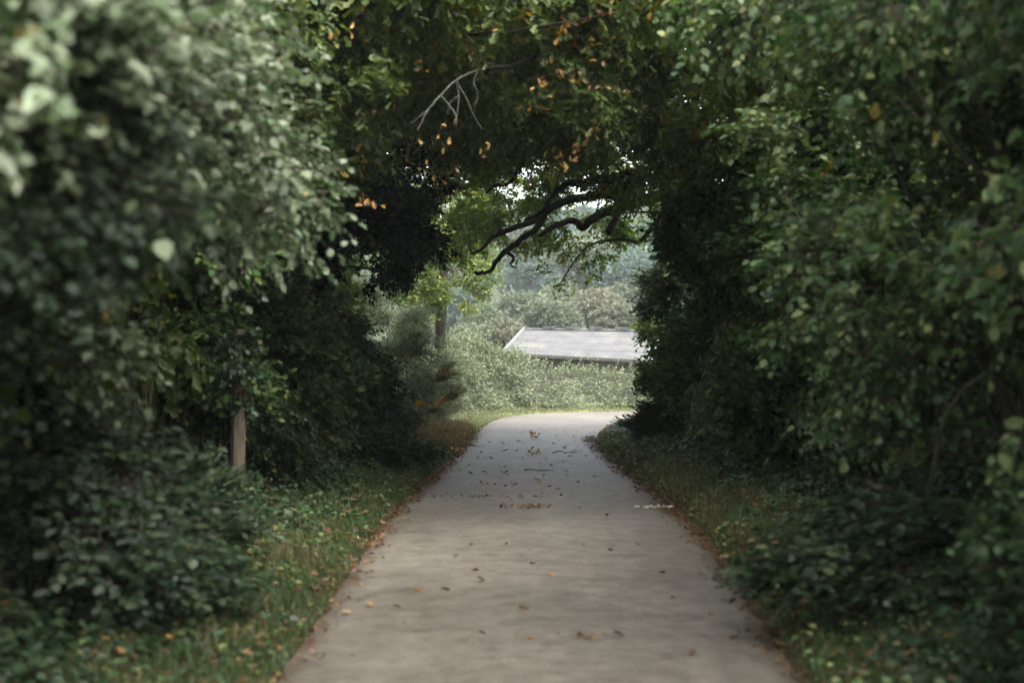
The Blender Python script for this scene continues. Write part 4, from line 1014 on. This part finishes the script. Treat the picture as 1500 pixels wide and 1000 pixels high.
def sprig(px, py, n, label, rad, hgt, mats, s=.075, cat='leaf sprig', flat=False, name='leaf_sprig', stretch=1.0):
    Y = EYE * FP / (py - 500); x = (px - 750) / FP * Y; z = roadz(x, Y) + .01
    root = thing(name, (x, Y, z), label, cat)
    if not flat:
        V, F = tubes_geo([curve_pts((0, 0, .005), (rad * .8, 0, hgt * .5), 5)], [np.linspace(.004, .002, 5)], 5)
        link('twig', fix_degenerate(V, F, None, None, [TWIG], 'sprig_twig'), root)
    for _ in range(n):
        p = (rng.normal() * rad * stretch * .5, rng.normal() * rad * .5 * (1 if not flat else .6), rng.random() * hgt + .004)
        a = rng.normal(size=3) * np.array([1, 1, .5 if not flat else .15]) + np.array([0, 0, .0 if flat else .3])
        put_leaf(random.choice(mats), p, a, rng.normal(size=3) * (.3 if flat else .6) + np.array([0, -.3, 1]), s * rng.uniform(.7, 1.2), root, Matrix.Identity(4))
    return root
OCH = leaf_material('single_leaf_ochre', [(0, (.25, .13, .03)), (.5, (.42, .24, .06)), (1, (.55, .38, .14))], per_object=True, vary=0)
OCHL = [single_leaf_mesh('ochre_leaf', T_BIGOAK_V, T_BIGOAK_F, 1, OCH, .2, 2)]
sprig(784, 644, 16, 'upper clump of yellow oak leaves standing on the bright road', .10, .11, OCHL, .085)
sprig(784, 669, 14, 'lower clump of yellow leaves on the road, nearer the viewer', .12, .05, OCHL, .08)
sprig(670, 663, 12, 'yellow leaf clump at the left road edge by the dry grass', .12, .05, OCHL, .08)
sprig(855, 648, 6, 'small orange leaf clump at the right road edge', .08, .05, RUSTL, .08)
sprig(772, 748, 46, 'matted streak of brown leaves across the middle of the road', .13, .02, DEADL, .055, 'leaf heap', True, 'leaf_heap', 2.2)
sprig(722, 733, 40, 'long thin line of brown leaf debris beyond the matted streak', .07, .015, DEADL, .045, 'leaf heap', True, 'leaf_heap', 8)
sprig(855, 942, 10, 'dark leaf smear low on the near road', .07, .008, DEADL, .05, 'leaf heap', True, 'leaf_heap', 1.6)
def stick(px, py, L, az, label):
    Y = EYE * FP / (py - 500); x = (px - 750) / FP * Y; z = roadz(x, Y) + .012
    root = thing('fallen_twig', (x, Y, z), label, 'twig')
    d = np.array([math.cos(az), math.sin(az), 0]); q = np.array([-d[1], d[0], 0])
    lines = [curve_pts(-d * L / 2, d * L / 2, 8, wob=.05), curve_pts(d * L * .1, d * L * .35 + q * L * .16, 4), curve_pts(-d * L * .1, d * L * .1 - q * L * .12 + [0, 0, .02], 4)]
    V, F = tubes_geo(lines, [np.linspace(.007, .003, 8), np.linspace(.004, .002, 4), np.linspace(.004, .002, 4)], 5)
    link('stick', fix_degenerate(V, F, None, None, [TWIG], 'twig'), root)
stick(831, 665, .55, .5, 'forked dark twig on the right half of the road')
stick(695, 655, .35, .2, 'thin twig near the left road edge by the bend')
stick(790, 693, .4, .05, 'dark thin twig lying straight across the shaded road')
# pale chips of broken wood / fungus at the right edge
CHIP = bark_material('pale_rotten_wood', (.42, .37, .27), (.68, .63, .50), scale=40)
def chips(px, py, n, label, sz):
    Y = EYE * FP / (py - 500); x = (px - 750) / FP * Y; z = roadz(x, Y)
    root = thing('wood_chips', (x, Y, z), label, 'wood chips')
    for _ in range(n):
        V = []; F = []; L = sz * rng.uniform(.5, 1.2); K = 6
        for i, h in ((0, 0), (1, 1)):
            for j in range(K):
                a = 6.283 * j / K; rr = rng.uniform(.7, 1.2)
                V.append((math.cos(a) * L * rr * (1 - .25 * i), math.sin(a) * L * .5 * rr * (1 - .25 * i), h * L * .35 * rng.uniform(.7, 1.2)))
        F = [(j, (j + 1) % K, K + (j + 1) % K, K + j) for j in range(K)] + [tuple(range(K, 2 * K)), tuple(reversed(range(K)))]
        me = bpy.data.meshes.new('chip'); me.from_pydata(V, [], F); me.materials.append(CHIP); me.update()
        o = link('chip', me, root, (rng.normal() * .06, rng.normal() * .04, .012)); o.rotation_euler = (rng.normal() * .2, rng.normal() * .2, rng.uniform(0, 6))
chips(976, 744, 6, 'pale broken wood chips on the right road edge', .05)
chips(945, 746, 4, 'smaller pale chips left of the larger ones, right edge', .03)

# ------------------------------------------------------------------ haze
HAZE = .0005
m, n, out = newmat('haze_air')
pv = n.nodes.new('ShaderNodeVolumePrincipled'); pv.inputs['Color'].default_value = (.86, .93, .93, 1); pv.inputs['Density'].default_value = HAZE
pv.inputs['Anisotropy'].default_value = .2
n.links.new(pv.outputs[0], out.inputs['Volume'])
x0, x1, y0, y1, z0, z1 = -404, 404, -304, 404, -6.5, 46
V = [(x, y, z) for z in (z0, z1) for y in (y0, y1) for x in (x0, x1)]
me = bpy.data.meshes.new('haze'); me.from_pydata(V, [], [(0, 2, 3, 1), (4, 5, 7, 6), (0, 1, 5, 4), (2, 6, 7, 3), (0, 4, 6, 2), (1, 3, 7, 5)]); me.materials.append(m); me.update()
tag(link('haze', me), 'thin pale haze over the valley', kind='stuff')
print('TRIANGLES', TRI_COUNT[0], 'OBJECTS', len(bpy.data.objects))
